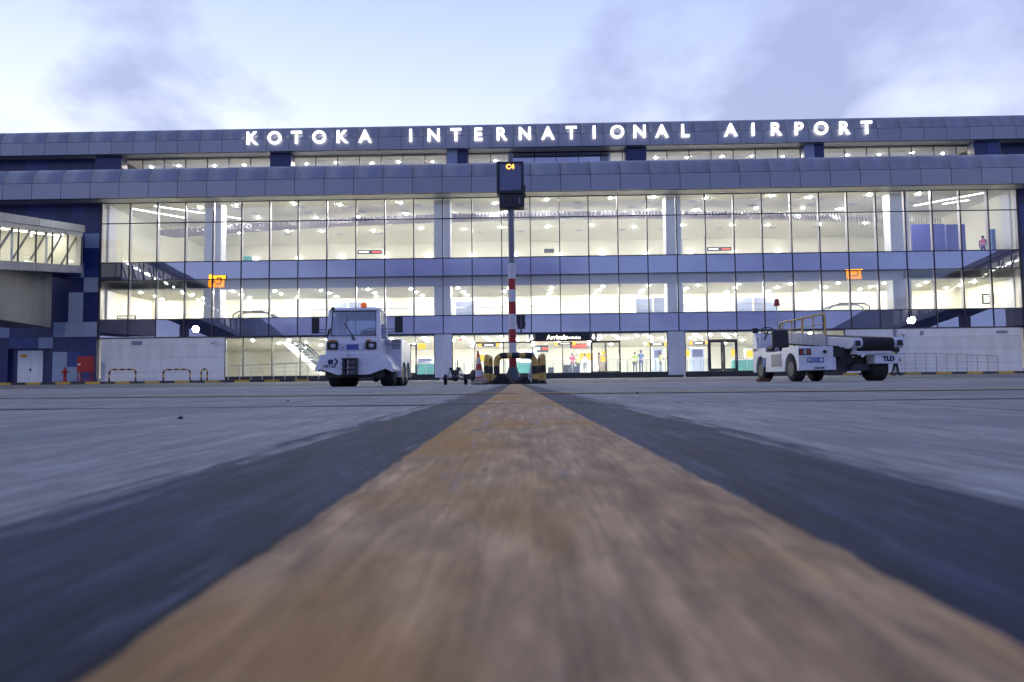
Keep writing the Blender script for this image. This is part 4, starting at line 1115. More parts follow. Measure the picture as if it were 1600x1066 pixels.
# rear body with arches
prof = arch_profile(1.0, 2.5, .24, 1.31, [(1.42, .36), (2.08, .36)], top=[(2.5, 1.15), (2.4, 1.24), (1.0, 1.31)])
obj('rear_body', MB().prism(prof, 'x', -.93, 1.12), M['paint'], tug, bevel=.02)
def louvre_grid(parent, x0, x1, z0, z1, y, nx, face='y'):
    g = obj('louvre_frame', MB().box((x0, y - .012, z0), (x1, y - .003, z1)), M['black'], parent)
    for k in range(nx):
        z = z0 + (z1 - z0) * (k + .12) / nx
        obj('louvre_slat', MB().box((x0, y - .03, z), (x1, y - .013, z + (z1 - z0) / nx * .42)), M['paint'], g)
louvre_grid(tug, .86, 1.08, 1.02, 1.28, 1.0, 7)
louvre_grid(tug, -.90, -.78, 1.02, 1.28, 1.0, 7)
for (x, y, sd) in ((-.62, .82, -1), (.80, .80, 1), (-.70, 2.08, -1), (.95, 2.08, 1), (.95, 1.42, 1), (-.32, 1.0, -1)):
    wheel(tug, x, y, .34, .36 if y < 1.2 else .28, side=sd)
# fittings
for x0, x1 in ((CX - .68, CX - .395), (CX + .345, CX + .63)):
    h = obj('headlight', MB().box((x0, .045, .985), (x1, .11, 1.19)), M['black'], tug, bevel=.012)
    obj('lens', MB().lathe([(.075, 0), (.06, -.02)], ((x0 + x1) / 2 + .02, .044, 1.085), 'y', 18), M['lens'], h)
    obj('guard_bar', MB().tube([(x0 + .02, .02, 1.14), (x1 - .02, .02, 1.14)], .007, 6).tube([(x0 + .02, .02, 1.04), (x1 - .02, .02, 1.04)], .007, 6), M['steel_dark'], h)
obj('indicator', MB().box((CX - .65, .07, 1.195), (CX - .43, .13, 1.25)), M['amberflat'], tug, bevel=.01)
obj('indicator', MB().box((CX + .36, .07, 1.195), (CX + .48, .13, 1.25)), M['amberflat'], tug, bevel=.01)
pl = obj('name_plate', MB().box((CX - .36, .078, .965), (CX + .305, .092, 1.14)), M['pale_print'], tug)
obj('blue_field', MB().box((CX - .16, .072, .985), (CX + .16, .0775, 1.12)), M['blue_print'], pl)
obj('emblem', MB().lathe([(.07, 0), (.07, .006)], (CX + .225, .0715, 1.052), 'y', 20), M['conewhite'], pl)
link('initial', text_mesh('M', .16, .002, M['conewhite'], .006), pl, (CX - .27, .075, 1.052), UPRIGHT)
link('fleet_number', text_mesh('PBT.02', .115, .002, M['navy_print'], .002), tug, (CX - .60, .016, .535), (R(90 - 5), 0, 0))
lg = obj('maker_mark', MB().box((-.66, .008, .60), (-.53, .014, .72)), M['navy_print'], tug, rot=(0, 0, 0))
lg.location = (0, .012, 0)
arc = [(-.52 + .10 * math.cos(a), 0.026, .665 + .075 * math.sin(a)) for a in [R(-70 + 20 * k) for k in range(8)]]
obj('maker_swoosh', MB().tube(arc, .022, 6), M['navy_print'], tug)
cp = obj('coupling', MB().box((-.24, -.16, .30), (-.17, .1, .74)), M['steel_dark'], tug, bevel=.008)
obj('coupling_cheek', MB().box((.07, -.16, .30), (.14, .1, .74)), M['steel_dark'], cp, bevel=.008)
for k in range(4): obj('coupling_plate', MB().box((-.245, -.20, .31 + .135 * k), (.145, .06, .345 + .135 * k)), M['steel_dark'], cp, bevel=.006)
obj('coupling_pin', MB().tube([(-.10, -.10, .30), (-.10, -.10, .80)], .025, 8).tube([(-.10 + .03 * math.cos(k * .785), -.10, .87 + .065 * math.sin(k * .785)) for k in range(8)], .012, 6, closed=True), M['steel'], cp)
obj('wiper', MB().tube([(.04, .10, 1.24), (-.22, .19, 1.62), (-.30, .22, 1.72)], .011, 6).tube([(-.24, .21, 1.52), (-.20, .25, 1.86)], .010, 6).tube([(.0, .10, 1.24), (-.06, .12, 1.32)], .016, 6), M['black'], tug)
bc = obj('beacon', MB().lathe([(.085, 2.15), (.085, 2.20), (.075, 2.25), (.05, 2.285), (.015, 2.295)], (CX + .20, .5, 0), 'z', 18), M['amber'], tug)
obj('beacon_base', MB().lathe([(.06, 2.10), (.06, 2.149)], (CX + .20, .5, 0), 'z', 14), M['black'], bc)
obj('corner_lamp', MB().sphere((CX - .57, .22, 2.10), .05), M['black'], tug)
for sx, x0, x1 in ((-1, -1.20, -.99), (1, 1.06, 1.28)):
    mr = obj('mirror', MB().box((x0, .30, 1.44), (x1, .36, 1.88)), M['black'], tug, bevel=.035)
    xi = CX + sx * .70
    obj('mirror_arm', MB().tube([(xi, .35, 1.46), ((x0 + x1) / 2 - sx * .1, .33, 1.46)], .012, 6).tube([(xi, .35, 1.50), (xi + sx * .12, .34, 1.54), ((x0 + x1) / 2 - sx * .1, .33, 1.54)], .010, 6), M['black'], mr)
obj('wiper_motor', MB().tube([(CX - .70, .12, 1.33), (CX - .62, .13, 1.55)], .03, 8), M['black'], tug)
obj('filler_box', MB().box((.74, .72, 1.18), (.86, 1.0, 1.28)), M['grime'], tug)
obj('mud_flap', MB().box((.36, .9, .12), (.5, .93, .3)), M['black'], tug)

# ---- belt loader, right
LY = 17.0
l0 = at(1248, 560, LY).x
ldr = thing('belt_loader', 'white belt loader with ochre handrail and black belt, rear towards the viewer', 'belt loader', (l0, LY, 0), R(0))
prof = arch_profile(0, 3.35, .27, .84, [(.52, .40), (2.72, .40)], top=[(3.35, .95), (2.30, .95), (2.28, .82), (1.1, .80), (1.05, .88), (.06, .88), (0, .82)])
obj('side_body', MB().prism(prof, 'x', .0, .30), M['paint'], ldr, bevel=.02)
obj('rear_panel', MB().box((.30, .0, .31), (.86, .10, .87)).box((.86, .01, .31), (.92, .12, .60)), M['paint'], ldr, bevel=.02)
obj('bumper_strip', MB().box((.02, -.035, .28), (.90, -.002, .38)), M['paint'], ldr, bevel=.01)
obj('deck', MB().box((.30, .1, .60), (1.1, 3.3, .72)), M['grime'], ldr)
obj('chassis', MB().box((.35, .15, .26), (2.1, 3.4, .42)).box((.9, .2, .42), (1.25, 2.6, .75)), M['steel_dark'], ldr)
obj('grille_panel', MB().box((-.012, 1.15, .40), (-.002, 1.85, .74)), M['pole'], ldr)
lc = obj('lamp_cluster', MB().box((.0, -.02, .66), (.30, -.002, .82)), M['black'], ldr, bevel=.01)
obj('lens', MB().box((.03, -.03, .68), (.10, -.021, .80)).box((.2, -.03, .68), (.27, -.021, .80)), M['redlens'], lc)
obj('lens', MB().box((.12, -.03, .68), (.18, -.021, .80)), M['lens'], lc)
obj('round_socket', MB().lathe([(.045, 0), (.045, .03)], (.64, -.032, .735), 'y', 18), M['black'], ldr)
pl = obj('name_plate', MB().box((.20, -.012, .47), (.61, -.004, .595)), M['blue_print'], ldr)
link('initial', text_mesh('M', .12, .002, M['conewhite'], .005), pl, (.26, -.015, .53), UPRIGHT)
obj('emblem', MB().lathe([(.045, 0), (.045, .006)], (.545, -.020, .533), 'y', 18), M['conewhite'], pl)
obj('plate_lines', MB().box((.33, -.016, .555), (.48, -.0125, .568)).box((.33, -.016, .525), (.48, -.0125, .538)).box((.33, -.016, .495), (.46, -.0125, .508)), M['pale_print'], pl)
link('fleet_number', text_mesh('GSE.200', .075, .002, M['navy_print'], .002), ldr, (.48, -.040, .335), UPRIGHT)
obj('side_marking', MB().box((-.010, 2.30, .42), (-.002, 2.55, .66)), M['blue_print'], ldr)
obj('dark_hatch', MB().box((.87, .05, .60), (1.15, .3, .84)), M['black'], ldr)
obj('lifting_eye', MB().tube([(.12 + .04 * math.cos(k * .785), 1.75, .87 + .05 * math.sin(k * .785)) for k in range(8)], .014, 6, closed=True), M['conewhite'], ldr)
# driver's place
obj('seat', MB().box((.02, 1.75, .88), (.47, 1.92, 1.42)).box((.02, 1.85, .86), (.47, 2.3, 1.0)), M['black'], ldr, bevel=.07, seg=4)
obj('cowl', MB().prism([(3.0, .9), (3.35, .9), (3.35, 1.35), (3.25, 1.42), (3.12, 1.42), (3.0, 1.1)], 'x', .0, .85), M['paint'], ldr, bevel=.02)
obj('grab_bar', MB().tube([(.02, 2.75, .9), (.02, 2.72, 1.22), (.02, 2.78, 1.30), (.02, 2.9, 1.30), (.02, 2.98, 1.2)], .03, 8), M['paint'], ldr)
stw = [(.25 + .2 * math.cos(k * math.pi / 8), 2.75 + .1 * math.sin(k * math.pi / 8), 1.46 + .10 * math.sin(k * math.pi / 8)) for k in range(16)]
obj('steering_wheel', MB().tube(stw, .016, 8, closed=True).tube([(.05, 2.75, 1.46), (.45, 2.75, 1.46)], .012, 6).tube([(.25, 2.75, 1.46), (.25, 3.1, 1.2)], .022, 8), M['black'], ldr)
obj('mirror', MB().box((-.04, 3.2, 1.42), (.14, 3.26, 1.58)), M['black'], ldr, bevel=.03)
bp_ = obj('beacon_pole', MB().tube([(.38, 2.35, .7), (.38, 2.35, 2.13)], .018, 8), M['grime'], ldr)
bp2 = obj('beacon', MB().lathe([(.085, 2.13), (.085, 2.17), (.07, 2.2), (.065, 2.30), (.04, 2.33), (.015, 2.335)], (.38, 2.35, 0), 'z', 16), M['redlens'], ldr)
# conveyor, rising to its far end
def cz(y): return 1.02 + (y + .3) * .085
BX = (1.20, 2.42)
def beam(x0, x1, y0, y1, lo, hi):
    return MB().hexa([(x0, y0, cz(y0) + lo), (x1, y0, cz(y0) + lo), (x1, y1, cz(y1) + lo), (x0, y1, cz(y1) + lo), (x0, y0, cz(y0) + hi), (x1, y0, cz(y0) + hi), (x1, y1, cz(y1) + hi), (x0, y1, cz(y1) + hi)])
obj('conveyor_beam', beam(BX[0], BX[0] + .10, -.1, 5.6, -.20, .03), M['paint'], ldr, bevel=.012)
obj('conveyor_beam', beam(BX[1] - .10, BX[1], -.1, 5.6, -.20, .03), M['paint'], ldr, bevel=.012)
for k in range(5): obj('side_tray', beam(BX[0] - .05, BX[0] - .004, 1.1 + k * .75, 1.1 + k * .75 + .72, -.22, .10), M['grime'], ldr, bevel=.008)
obj('belt', MB().prism([(-.28 + .0, .0)] and [(-.13 - .17 * math.cos(a), .90 + .17 * math.sin(a)) for a in [R(-90 + 15 * k) for k in range(13)]] + [(5.5, cz(5.5) + .04), (5.5, cz(5.5) - .28)], 'x', BX[0] + .24, BX[1] - .22), M['rubber'], ldr)
for x0, x1 in ((BX[0] - .02, BX[0] + .235), (BX[1] - .215, BX[1] + .01)):
    br = obj('end_bracket', MB().prism([(-.16 - .16 * math.cos(a), .93 + .13 * math.sin(a)) for a in [R(-90 + 22.5 * k) for k in range(9)]] + [(.35, 1.06), (.35, .80)], 'x', x0, x1), M['paint'], ldr, bevel=.01)
    obj('rubber_pad', MB().box(((x0 + x1) / 2 - .06, -.35, .855), ((x0 + x1) / 2 + .06, -.30, .985)), M['black'], br, bevel=.015)
obj('cross_plate', MB().box((BX[0] + .1, -.20, .655), (BX[1] - .2, -.02, .72)), M['paint'], ldr, bevel=.01)
obj('bracket_leg', MB().hexa([(BX[0] + .06, -.1, .66), (BX[0] + .13, -.1, .66), (BX[0] + .13, 0, .66), (BX[0] + .06, 0, .66), (BX[0] + .13, -.1, .82), (BX[0] + .2, -.1, .82), (BX[0] + .2, 0, .82), (BX[0] + .13, 0, .82)]), M['paint'], ldr)
fbx = obj('rear_box', MB().box((1.80, -.12, .42), (2.40, .3, .648)), M['paint'], ldr, bevel=.015)
link('maker_letters', text_mesh('TLD', .15, .002, M['navy_print'], .012), fbx, (2.14, -.124, .535), UPRIGHT)
obj('tail_lamp', MB().box((2.24, -.15, .70), (2.40, -.05, .80)), M['black'], ldr, bevel=.01)
for sx in (0, 1):
    x = 1.32 + sx * .75
    obj('lift_strut', MB().tube([(x, .3, .35), (x, 2.6, cz(2.6) - .25)], .05, 8), M['steel_dark'], ldr)
obj('hydraulic_ram', MB().tube([(1.62, .4, .33), (1.62, 1.7, .95)], .045, 10), M['steel'], ldr)
obj('hose_bundle', MB().tube([(1.05, .2, .7), (1.15, .0, .55), (1.28, .05, .35), (1.45, .2, .45), (1.6, .15, .65)], .022, 8).tube([(1.0, .15, .62), (1.12, -.05, .42), (1.3, .1, .3), (1.5, .3, .3)], .02, 8)
    .tube([(.95, .2, .75), (1.2, .1, .8), (1.4, .2, .7)], .025, 8), M['black'], ldr)
obj('mechanism', MB().box((1.05, .25, .35), (1.45, .6, .78)).box((1.5, .3, .3), (1.75, .8, .6)).box((1.2, .12, .62), (1.32, .3, .9)), M['steel_dark'], ldr, bevel=.02)
for (x, y, sd) in ((.13, .52, -1), (.13, 2.72, -1), (2.02, .35, 1), (1.55, 2.72, 1)):
    wheel(ldr, x, y, .33, .26 if x < 1.7 else .40, side=sd)
# ochre handrail along the belt
rl = obj('handrail', MB().tube([(BX[0] - .03, 1.12, cz(1.12) + .08), (BX[0] - .03, 1.12, 1.74), (BX[0] - .03, 1.2, 1.79), (BX[0] - .03, 4.2, 1.80), (BX[0] - .03, 4.3, 1.74), (BX[0] - .03, 4.3, cz(4.3))], .03, 8), M['yellow_rail'], ldr)
for y in (1.85, 2.55, 2.62, 3.35, 4.05):
    obj('rail_post', MB().tube([(BX[0] - .03, y, cz(y) + .05), (BX[0] - .03, y, 1.795)], .02, 8), M['yellow_rail'], rl)
obj('middle_rail', MB().tube([(BX[0] - .03, 1.12, 1.52), (BX[0] - .03, 4.3, 1.55)], .012, 6), M['yellow_rail'], rl)
# wooden block by the front wheel
p = at(1193, 596, LY + 2.4)
tag(obj('wheel_block', MB().box((-.17, -.09, 0), (.17, .09, .10)), M['dullred'], None, (p.x, LY + 2.4, 0), (0, 0, R(6)), bevel=.015), 'dull red brick block lying beside the front wheel of the belt loader', 'block')

# ------------------------------------------------------------------ people
def person(label, loc, rz, top, bottom, h=1.72, pose='stand', vest=None, skin=(0.09, 0.05, 0.035), hold=None):
    k = h / 1.75
    st = dict(stand=(.08, .02, .03), walk=(.05, .17, .12), reach=(.08, .03, .04))[pose]
    sp, stride, swing = st
    V = []; E = []; Rr = []
    def v(x, y, z, r): V.append((x * k, y * k, z * k)); Rr.append(r * k); return len(V) - 1
    def e(a, b): E.append((a, b))
    pel = v(0, 0, .95, .135); ab = v(0, 0, 1.10, .125); ch = v(0, .01, 1.30, .15); nk0 = v(0, .005, 1.46, .075); nk = v(0, -.005, 1.53, .055); hd = v(0, -.01, 1.61, .085); tp = v(0, -.005, 1.70, .075)
    for a, b in ((pel, ab), (ab, ch), (ch, nk0), (nk0, nk), (nk, hd), (hd, tp)): e(a, b)
    fingers = []
    for s in (-1, 1):
        f = s * stride
        hip = v(s * .095, 0, .88, .095); kn = v(s * sp * 1.2, -f * .55 - .02, .50, .06); an = v(s * sp * 1.2, -f + (.04 if f < 0 else 0), .09, .042); toe = v(s * sp * 1.35, -f - .16, .04, .038)
        e(pel, hip); e(hip, kn); e(kn, an); e(an, toe)
        sh = v(s * .19, .01, 1.42, .062)
        if pose == 'reach' and s > 0: el = v(.24, -.18, 1.22, .045); wr = v(.20, -.40, 1.22, .032); hn = v(.18, -.48, 1.22, .034)
        else: el = v(s * .235, f * .35 + .02, 1.14, .046); wr = v(s * .24, f * .6 - .05, .92, .032); hn = v(s * .235, f * .65 - .07, .84, .036)
        e(ch, sh); e(sh, el); e(el, wr); e(wr, hn)
        fingers.append((Vector(V[wr]), Vector(V[hn]), s))
    me = bpy.data.meshes.new('body'); me.from_pydata(V, E, [])
    o = bpy.data.objects.new('tmp', me); COL.objects.link(o)
    sk = o.modifiers.new('skin', 'SKIN'); sk.use_smooth_shade = True
    for i, r in enumerate(Rr): me.skin_vertices[0].data[i].radius = (r, r * (.72 if i in (pel, ab, ch) else 1))
    me.skin_vertices[0].data[pel].use_root = True
    ss = o.modifiers.new('sub', 'SUBSURF'); ss.levels = 2; ss.render_levels = 2
    dg = bpy.context.evaluated_depsgraph_get(); dg.update()
    body = bpy.data.meshes.new_from_object(o.evaluated_get(dg)); bpy.data.objects.remove(o)
    mats = [P('skin', skin, .6), P('top cloth', top, .85, var=.1, vscale=8), P('trouser cloth', bottom, .85, var=.1, vscale=8), M['black']]
    body.materials.clear()
    for m_ in mats: body.materials.append(m_)
    # fingers rooted in the palm
    bm = bmesh.new(); bm.from_mesh(body)
    fm = MB()
    for wr, hn, s in fingers:
        d = (hn - wr).normalized(); sidev = d.cross(Vector((s, 0, 0))).normalized()
        for q, ln in ((-1.5, .075), (-.5, .09), (.5, .085), (1.5, .065)):
            b0 = hn + sidev * q * .017 * k
            fm.tube([b0, b0 + d * ln * .55 * k, b0 + (d * ln + Vector((-s * .02, -.01, 0))) * k], .0095 * k, 6)
        b0 = wr + d * .03 * k + sidev * -.02 * k
        fm.tube([b0, b0 + (d * .04 - sidev * .035) * k, b0 + (d * .075 - sidev * .03) * k], .011 * k, 6)
        # nose and ears belong to the same surface
    fm.sphere((0, -.095 * k, 1.60 * k), .018 * k, 8, 0, (1, 1.2, 1.3))
    for s in (-1, 1): fm.sphere((s * .083 * k, 0, 1.61 * k), .022 * k, 8, 0, (.5, 1, 1.4))
    b0 = len(bm.verts); nv = [bm.verts.new(p) for p in fm.v]
    for f in fm.f: bm.faces.new([nv[i] for i in f]).smooth = True
    for f in bm.faces:
        c = f.calc_center_median() / k
        if c.z > 1.49 or (abs(c.x) > .15 and c.z < .96 and c.z > .7): f.material_index = 0
        elif c.z > .93: f.material_index = 1
        elif c.z > .10: f.material_index = 2
        else: f.material_index = 3
        if pose == 'reach' and c.y < -.36: f.material_index = 0
    bm.to_mesh(body); bm.free()
    t = thing('person', label, 'person', loc, rz)
    link('body', body, t)
    obj('hair', MB().sphere((0, .012 * k, 1.665 * k), .098 * k, 14, 0, (.92, 1.02, .78)), M['black'], t)
    if vest:
        vb = MB().lathe([(.175 * k, .98 * k), (.185 * k, 1.15 * k), (.20 * k, 1.32 * k), (.17 * k, 1.42 * k), (.09 * k, 1.47 * k)], (0, 0, 0), 'z', 20)
        for i, p in enumerate(vb.v): vb.v[i] = (p[0], p[1] * .72, p[2])
        ve = obj('vest', vb, P('hi-vis cloth', vest, .7), t)
        rb = MB().lathe([(.192 * k, 1.12 * k), (.194 * k, 1.17 * k)], (0, 0, 0), 'z', 20)
        for i, p in enumerate(rb.v): rb.v[i] = (p[0], p[1] * .74, p[2])
        obj('reflective_band', rb, M['conewhite'], ve)
    return t
pw = at(1399.5, 588, 38.0)
person('person in a lime vest and dark trousers walking behind the belt loader', (pw.x, 38.0, gz(38)), R(75), (.02, .03, .06), (.012, .014, .025), 1.8, 'walk', (.30, .62, .04))
GF = .601
def inside(u, y, rz, label, top, bottom, h=1.72, pose='stand', vest=None, z=GF): person(label, (at(u, 560, y).x, y, z), R(rz), top, bottom, h, pose, vest)
inside(894, 54.0, 160, 'person in a pink top inside the arrivals hall under the black sign', (.42, .08, .16), (.12, .12, .14), 1.7, 'reach')
inside(903, 55.0, 30, 'person in a yellow green vest inside the arrivals hall next to the pink top', (.2, .22, .24), (.05, .05, .06), 1.66, 'stand', (.45, .55, .10))
inside(914, 56.0, -20, 'person in grey standing between two hall mullions under the black sign', (.3, .3, .34), (.16, .16, .18), 1.72)
inside(936, 54.0, 90, 'person in brown beside the narrow glass door of the arrivals hall', (.14, .07, .05), (.05, .04, .05), 1.7)
inside(992, 52.5, 10, 'person in a lime top and dark skirt right of the narrow glass door', (.32, .42, .12), (.03, .03, .05), 1.66)
inside(1001.5, 52.6, -15, 'tall person in blue right of the one in the lime top', (.10, .13, .30), (.08, .09, .18), 1.8, 'reach')
inside(1032, 54.0, 70, 'person in a yellow vest at the right end of the arrivals glazing', (.2, .2, .2), (.10, .10, .12), 1.7, 'reach', (.5, .52, .12))
inside(1196, 53.0, 0, 'person in teal behind the glass right of the dark double door', (.05, .25, .25), (.05, .05, .08), 1.7)
person('person in a pink vest on the top floor by the violet walls', (at(1536, 380, 50.6).x, 50.6, F2), R(120), (.10, .06, .20), (.06, .06, .2), 1.75, 'stand', (.65, .10, .25))

# ------------------------------------------------------------------ signs and furniture inside the halls
xa, xb = at(836, 527, D - .1).x, at(922, 527, D - .1).x
za, zb3 = zf(533.5, D) , zf(521.5, D)
ars = thing('arrivals_sign', 'black arrivals sign over the shop front right of the post', 'sign', ((xa + xb) / 2, D - .12, za))
hw = (xb - xa) / 2; hh = zb3 - za
obj('board', MB().box((-hw, 0, 0), (hw, .08, hh)), M['black'], ars)
link('lettering', text_mesh('Arrivals', .46, .006, M['e_white'], .008), ars, (-hw + 1.55, -.008, hh / 2), UPRIGHT)
link('lettering', text_mesh('Arriv\u00e9es', .30, .006, M['e_white'], .004), ars, (-hw + 2.72, -.008, hh / 2 - .03), UPRIGHT)
for x in (-hw - .24, hw + .24):
    b = obj('arrow_board', MB().box((x - .235, 0, 0), (x + .235, .08, hh)), M['brace'], ars)
    obj('arrow', MB().prism([(x - .05, .46), (x + .05, .46), (x + .05, .26), (x + .15, .26), (x, .08), (x - .15, .26), (x - .05, .26)], 'y', -.012, -.002), M['e_white'], b)
def hall_sign(label, u, v, y, w, h, kind):
    p = at(u, v, y)
    s = thing('hanging_sign', label, 'sign', (p.x, y, p.z - h / 2))
    obj('board', MB().box((-w / 2, 0, 0), (w / 2, .08, h)), M['black'] if kind != 'y' else M['e_yellow'], s)
    if kind == 'w':
        obj('white_text', MB().box((-w * .44, -.01, h * .35), (-w * .05, -.002, h * .65)), M['e_white'], s)
        obj('orange_text', MB().box((w * .1, -.01, h * .35), (w * .45, -.002, h * .65)), M['e_red'], s)
    if kind == 'o':
        for x in (-w * .62, w * .62): obj('yellow_field', MB().box((x - w * .12, 0, 0), (x + w * .12, .08, h)), M['e_yellow'], s)
        obj('white_text', MB().box((-w * .3, -.01, h * .35), (w * .3, -.002, h * .65)), M['e_white'], s)
    if kind == 'r': obj('red_text', MB().box((-w * .4, -.01, h * .2), (w * .4, -.002, h * .8)), M['e_red'], s)
    if kind == 'l':
        for k in range(4): obj('text_line', MB().box((-w * .4, -.01, h * (.15 + .2 * k)), (w * (.1 + .25 * ((k * 37) % 3) / 3), -.002, h * (.24 + .2 * k))), M['e_white'], s)
    obj('hanger', MB().tube([(-w * .3, .04, h), (-w * .3, .04, h + .35)], .015, 6).tube([(w * .3, .04, h), (w * .3, .04, h + .35)], .015, 6), M['steel'], s)
hall_sign('black hanging sign with white and red text on the top floor above the tractor', 578, 394, 62.0, 2.3, .34, 'w')
hall_sign('black hanging sign with white and red text on the top floor above the loader', 1124, 389, 62.0, 2.2, .34, 'w')
hall_sign('small blank dark sign on the top floor right of the post', 858, 392, 62.0, .9, .38, '')
hall_sign('yellow sign behind the door right of the white tractor', 659, 541, 52.5, .6, .42, 'y')
hall_sign('white and yellow sign inside the arrivals hall left of the post', 764, 539, 57.0, 1.2, .28, 'o')
hall_sign('white and yellow sign inside the arrivals hall right of the post', 883, 537, 57.0, 1.2, .28, 'o')
hall_sign('yellow sign standing at the narrow glass door of the arrivals hall', 943.5, 555, 53.0, .34, .62, 'y')
hall_sign('small red exit sign beside the white pier left of the post', 718, 530.5, 50.0, .3, .14, 'r')
hall_sign('dark hall sign with red text behind the belt loader', 1152, 521, 52.0, 1.3, .3, 'r')
hall_sign('yellow panel by the left entrance glass near the right pier', 1075, 552, 53.0, .3, .5, 'y')
hall_sign('yellow panel seen through the right door leaf', 1146, 551, 53.0, .3, .55, 'y')
hall_sign('grey flight board with orange text inside the hall right of the post', 845, 545, 60.0, 1.3, .6, 'w')
hall_sign('dark overhead sign with red text behind the black arrivals sign', 905, 541, 60.0, 1.6, .4, 'r')
hall_sign('white and yellow overhead sign near the right white pier', 1027, 538, 56.0, 1.1, .26, 'o')
hall_sign('white and yellow overhead sign left of the dark double door', 1092, 536, 55.0, 1.0, .26, 'o')
hall_sign('grey information screen with white lines in the right end first floor', 1544, 467, 51.5, .85, .75, 'l')
for u, v0, lab in ((668, 572, 'low teal counter right of the white tractor'), (815, 572, 'low teal counter behind the post in the arrivals hall'), (1165, 570, 'low teal counter right of the dark double door')):
    x = at(u, v0, 54.0).x
    c = thing('counter', lab, 'counter', (x, 54.0, GF))
    obj('front', MB().box((-1.0, 0, .0), (1.0, .5, .95)), M['tealglass'], c, bevel=.02); obj('counter_top', MB().box((-1.06, -.06, .952), (1.06, .56, 1.0)), M['conewhite'], c)
# dark planting heap / trolleys under the sign
def suitcase(label, u, y, w, h, d, mat, rz=0):
    s = thing('suitcase', label, 'suitcase', (at(u, 570, y).x, y, GF), R(rz))
    obj('shell', MB().box((-w / 2, -d / 2, .05), (w / 2, d / 2, h)), mat, s, bevel=.04, seg=3)
    obj('handle', MB().tube([(-.1, 0, h - .01), (-.1, 0, h + .12), (.1, 0, h + .12), (.1, 0, h - .01)], .015, 6), M['black'], s)
    for x in (-w / 2 + .07, w / 2 - .07): obj('caster', MB().lathe([(.03, -.02), (.03, .02)], (x, 0, .03), 'x', 10), M['black'], s)
suitcase('large black suitcase left of the person in the pink top', 886, 53.2, .62, .72, .3, M['black'])
suitcase('low dark suitcase under the person in the pink top', 893, 53.0, .7, .5, .32, M['steel_dark'], 12)
suitcase('small black suitcase near the left end of the black arrivals sign', 861, 53.4, .45, .55, .26, M['black'], -8)
suitcase('black suitcase right beside the person in the yellow green vest', 900, 53.3, .5, .62, .28, M['navy_print'], 5)
# queue barriers in the hall
def barrier(label, ua, ub_, y, n, h=1.0):
    a, b = at(ua, 570, y).x, at(ub_, 570, y).x
    r = thing('queue_barrier', label, 'barrier', (a, y, GF))
    for k in range(n + 1): obj('upright', MB().tube([((b - a) * k / n, 0, 0), ((b - a) * k / n, 0, h)], .03, 8), M['steel'], r)
    obj('top_rail', MB().tube([(0, 0, h), (b - a, 0, h)], .025, 8), M['steel'], r)
    for k in range(n): obj('glass_panel', MB().box(((b - a) * (k + .04) / n, -.005, .1), ((b - a) * (k + .96) / n, .005, h - .08)), M['g_shop'], r)
barrier('glass barrier inside the hall between the narrow glass door and the right pier', 950, 1040, 50.8, 6)
barrier('glass barrier inside the hall left of the dark double door', 1074, 1106, 50.8, 3)
barrier('glass barrier inside the hall right of the dark double door', 1153, 1240, 50.8, 6)
barrier('glass barrier inside the hall left of the post', 712, 790, 50.9, 6)
barrier('glass barrier inside the hall under the black arrivals sign', 836, 924, 51.4, 6)
barrier('glass barrier inside the hall right of the white tractor', 640, 678, 50.8, 3)
def kiosk(label, u, y, w, h, mat, scr=None):
    k_ = thing('kiosk', label, 'kiosk', (at(u, 560, y).x, y, GF))
    obj('cabinet', MB().box((-w / 2, 0, 0), (w / 2, .45, h)), mat, k_, bevel=.02)
    obj('screen', MB().box((-w * .38, -.012, h * .62), (w * .38, -.003, h * .92)), M[scr or 'darkglass'], k_)
    obj('plinth', MB().box((-w * .55, -.05, -.0), (w * .55, .5, .06)), M['steel_dark'], k_)
kiosk('brown kiosk with a lit yellow screen beside the narrow glass door', 943, 52.2, .55, 1.45, M['brace'], 'e_yellow')
kiosk('white kiosk in the hall just right of the post', 826, 56.0, 1.4, 2.0, M['conewhite'])
kiosk('tall grey display stand in the hall left of the right white pier', 1028, 57.0, .9, 2.1, M['partition'])
kiosk('grey kiosk between the right pier and the dark double door', 1090, 56.0, 1.1, 2.1, M['partition'])
kiosk('white kiosk with yellow screen behind the glass right of the dark double door', 1173, 55.0, .8, 1.9, M['conewhite'], 'e_yellow')
kiosk('white counter kiosk in the hall right of the tractor', 664, 57.0, 1.5, 1.6, M['conewhite'])
kiosk('white kiosk in the hall beside the tall cone', 752, 57.5, 1.2, 1.9, M['conewhite'], 'e_yellow')
kiosk('blue grey kiosk behind the legs of the front hoop guard', 806, 58.0, 1.0, 2.0, M['partition'], 'e_white')
kiosk('pale kiosk far inside the hall under the right part of the black sign', 916, 61.0, 1.6, 2.1, M['conewhite'], 'e_yellow')
def hall_strip(ua, ya, ub_, yb, w=.12):
    a, b = at(ua, 525, ya), at(ub_, 525, yb); z = C0 - .02
    mb = MB().hexa([(a.x - w, ya, z - .03), (a.x + w, ya, z - .03), (b.x + w, yb, z - .03), (b.x - w, yb, z - .03), (a.x - w, ya, z), (a.x + w, ya, z), (b.x + w, yb, z), (b.x - w, yb, z)])
    wobj('linear_light', mb, M['e_strip'], ce0)
for u in (660, 700, 757, 800, 860, 905, 960, 1010, 1085, 1130, 1180): hall_strip(u, 50.0, u + 9, 55.0)
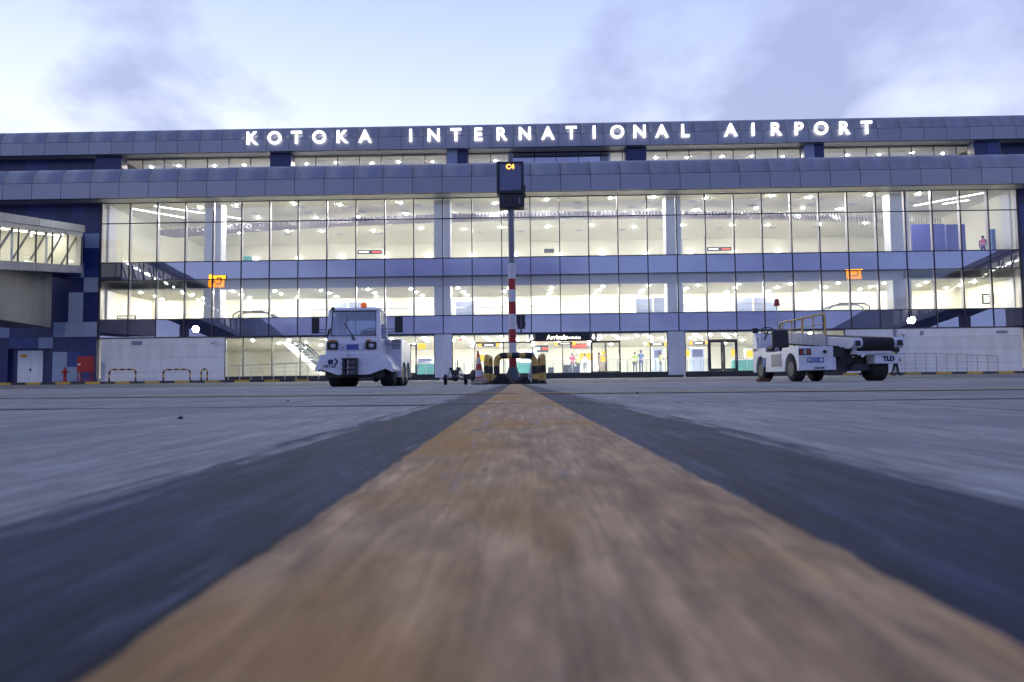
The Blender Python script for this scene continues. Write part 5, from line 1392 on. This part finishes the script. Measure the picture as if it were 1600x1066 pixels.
def escalator(label, ua, va, ub_, vb, y, wd=1.1):
    a, b = at(ua, va, y), at(ub_, vb, y)
    e_ = thing('escalator', label, 'escalator', (a.x, y, GF))
    ax, az, bx_, bz_ = 0, a.z - GF, b.x - a.x, max(b.z - GF, .05)
    obj('truss', MB().prism([(ax, az - .25), (bx_, bz_ - .0), (bx_, bz_ + .45), (ax, az + .45)], 'y', 0, wd), M['cream'], e_)
    for yy_ in (.02, wd - .04):
        obj('balustrade', MB().prism([(ax, az + .46), (bx_, bz_ + .46), (bx_, bz_ + 1.15), (ax, az + 1.15)], 'y', yy_, yy_ + .02), M['g_shop'], e_)
        obj('handrail', MB().tube([(ax, yy_ + .01, az + 1.18), (bx_, yy_ + .01, bz_ + 1.18)], .05, 8), M['black'], e_)
    n = 16
    for k in range(n):
        t = (k + .5) / n; x = ax + (bx_ - ax) * t; z = az + (bz_ - az) * t + .45
        obj('step', MB().box((x - .17, .06, z - .05), (x + .17, wd - .06, z + .06)), M['steel_dark'], e_)
escalator('white escalator descending to the right behind the glass left of the tractor', 418, 512, 497, 584, 52.5)
def escalator_head(label, u, y, sg):
    x = at(u, 480, y).x
    h = thing('escalator_landing', label, 'escalator', (x, y, F1))
    pts = [(sg * (-1.6), 0, .15), (sg * -1.6, 0, .8), (sg * -1.2, 0, 1.02), (sg * .6, 0, 1.02), (sg * 1.2, 0, .8), (sg * 1.9, 0, .3)]
    obj('handrail', MB().tube(pts, .05, 8).tube([(p[0], 1.0, p[2]) for p in pts], .05, 8), M['black'], h)
    obj('glass_panel', MB().prism([(p[0], p[2]) for p in pts][::1] + [(sg * 1.9, .0), (sg * -1.6, 0)], 'y', -.01, .01), M['g_shop'], h)
    obj('side_cladding', MB().box((min(-1.5 * sg, 1.7 * sg), .1, .0), (max(-1.5 * sg, 1.7 * sg), .9, .35)), M['tealglass'], h)
escalator_head('escalator landing with rounded rail on the first floor left of the tractor', 397, 51.2, 1)
escalator_head('escalator landing with rounded rail on the first floor above the belt loader', 1325, 51.2, -1)
bn = thing('bench', 'dark metal bench on the first floor at the far left', 'bench', (at(197, 490, 50.8).x, 50.8, F1))
obj('back_rail', MB().box((-.75, 0, .72), (.75, .05, .80)).box((-.75, 0, .55), (.75, .05, .61)), M['steel_dark'], bn)
obj('seat', MB().box((-.75, -.4, .40), (.75, .02, .45)), M['steel_dark'], bn)
for x in (-.7, .7): obj('leg', MB().box((x - .04, -.02, 0), (x + .04, .05, .8)), M['steel_dark'], bn)
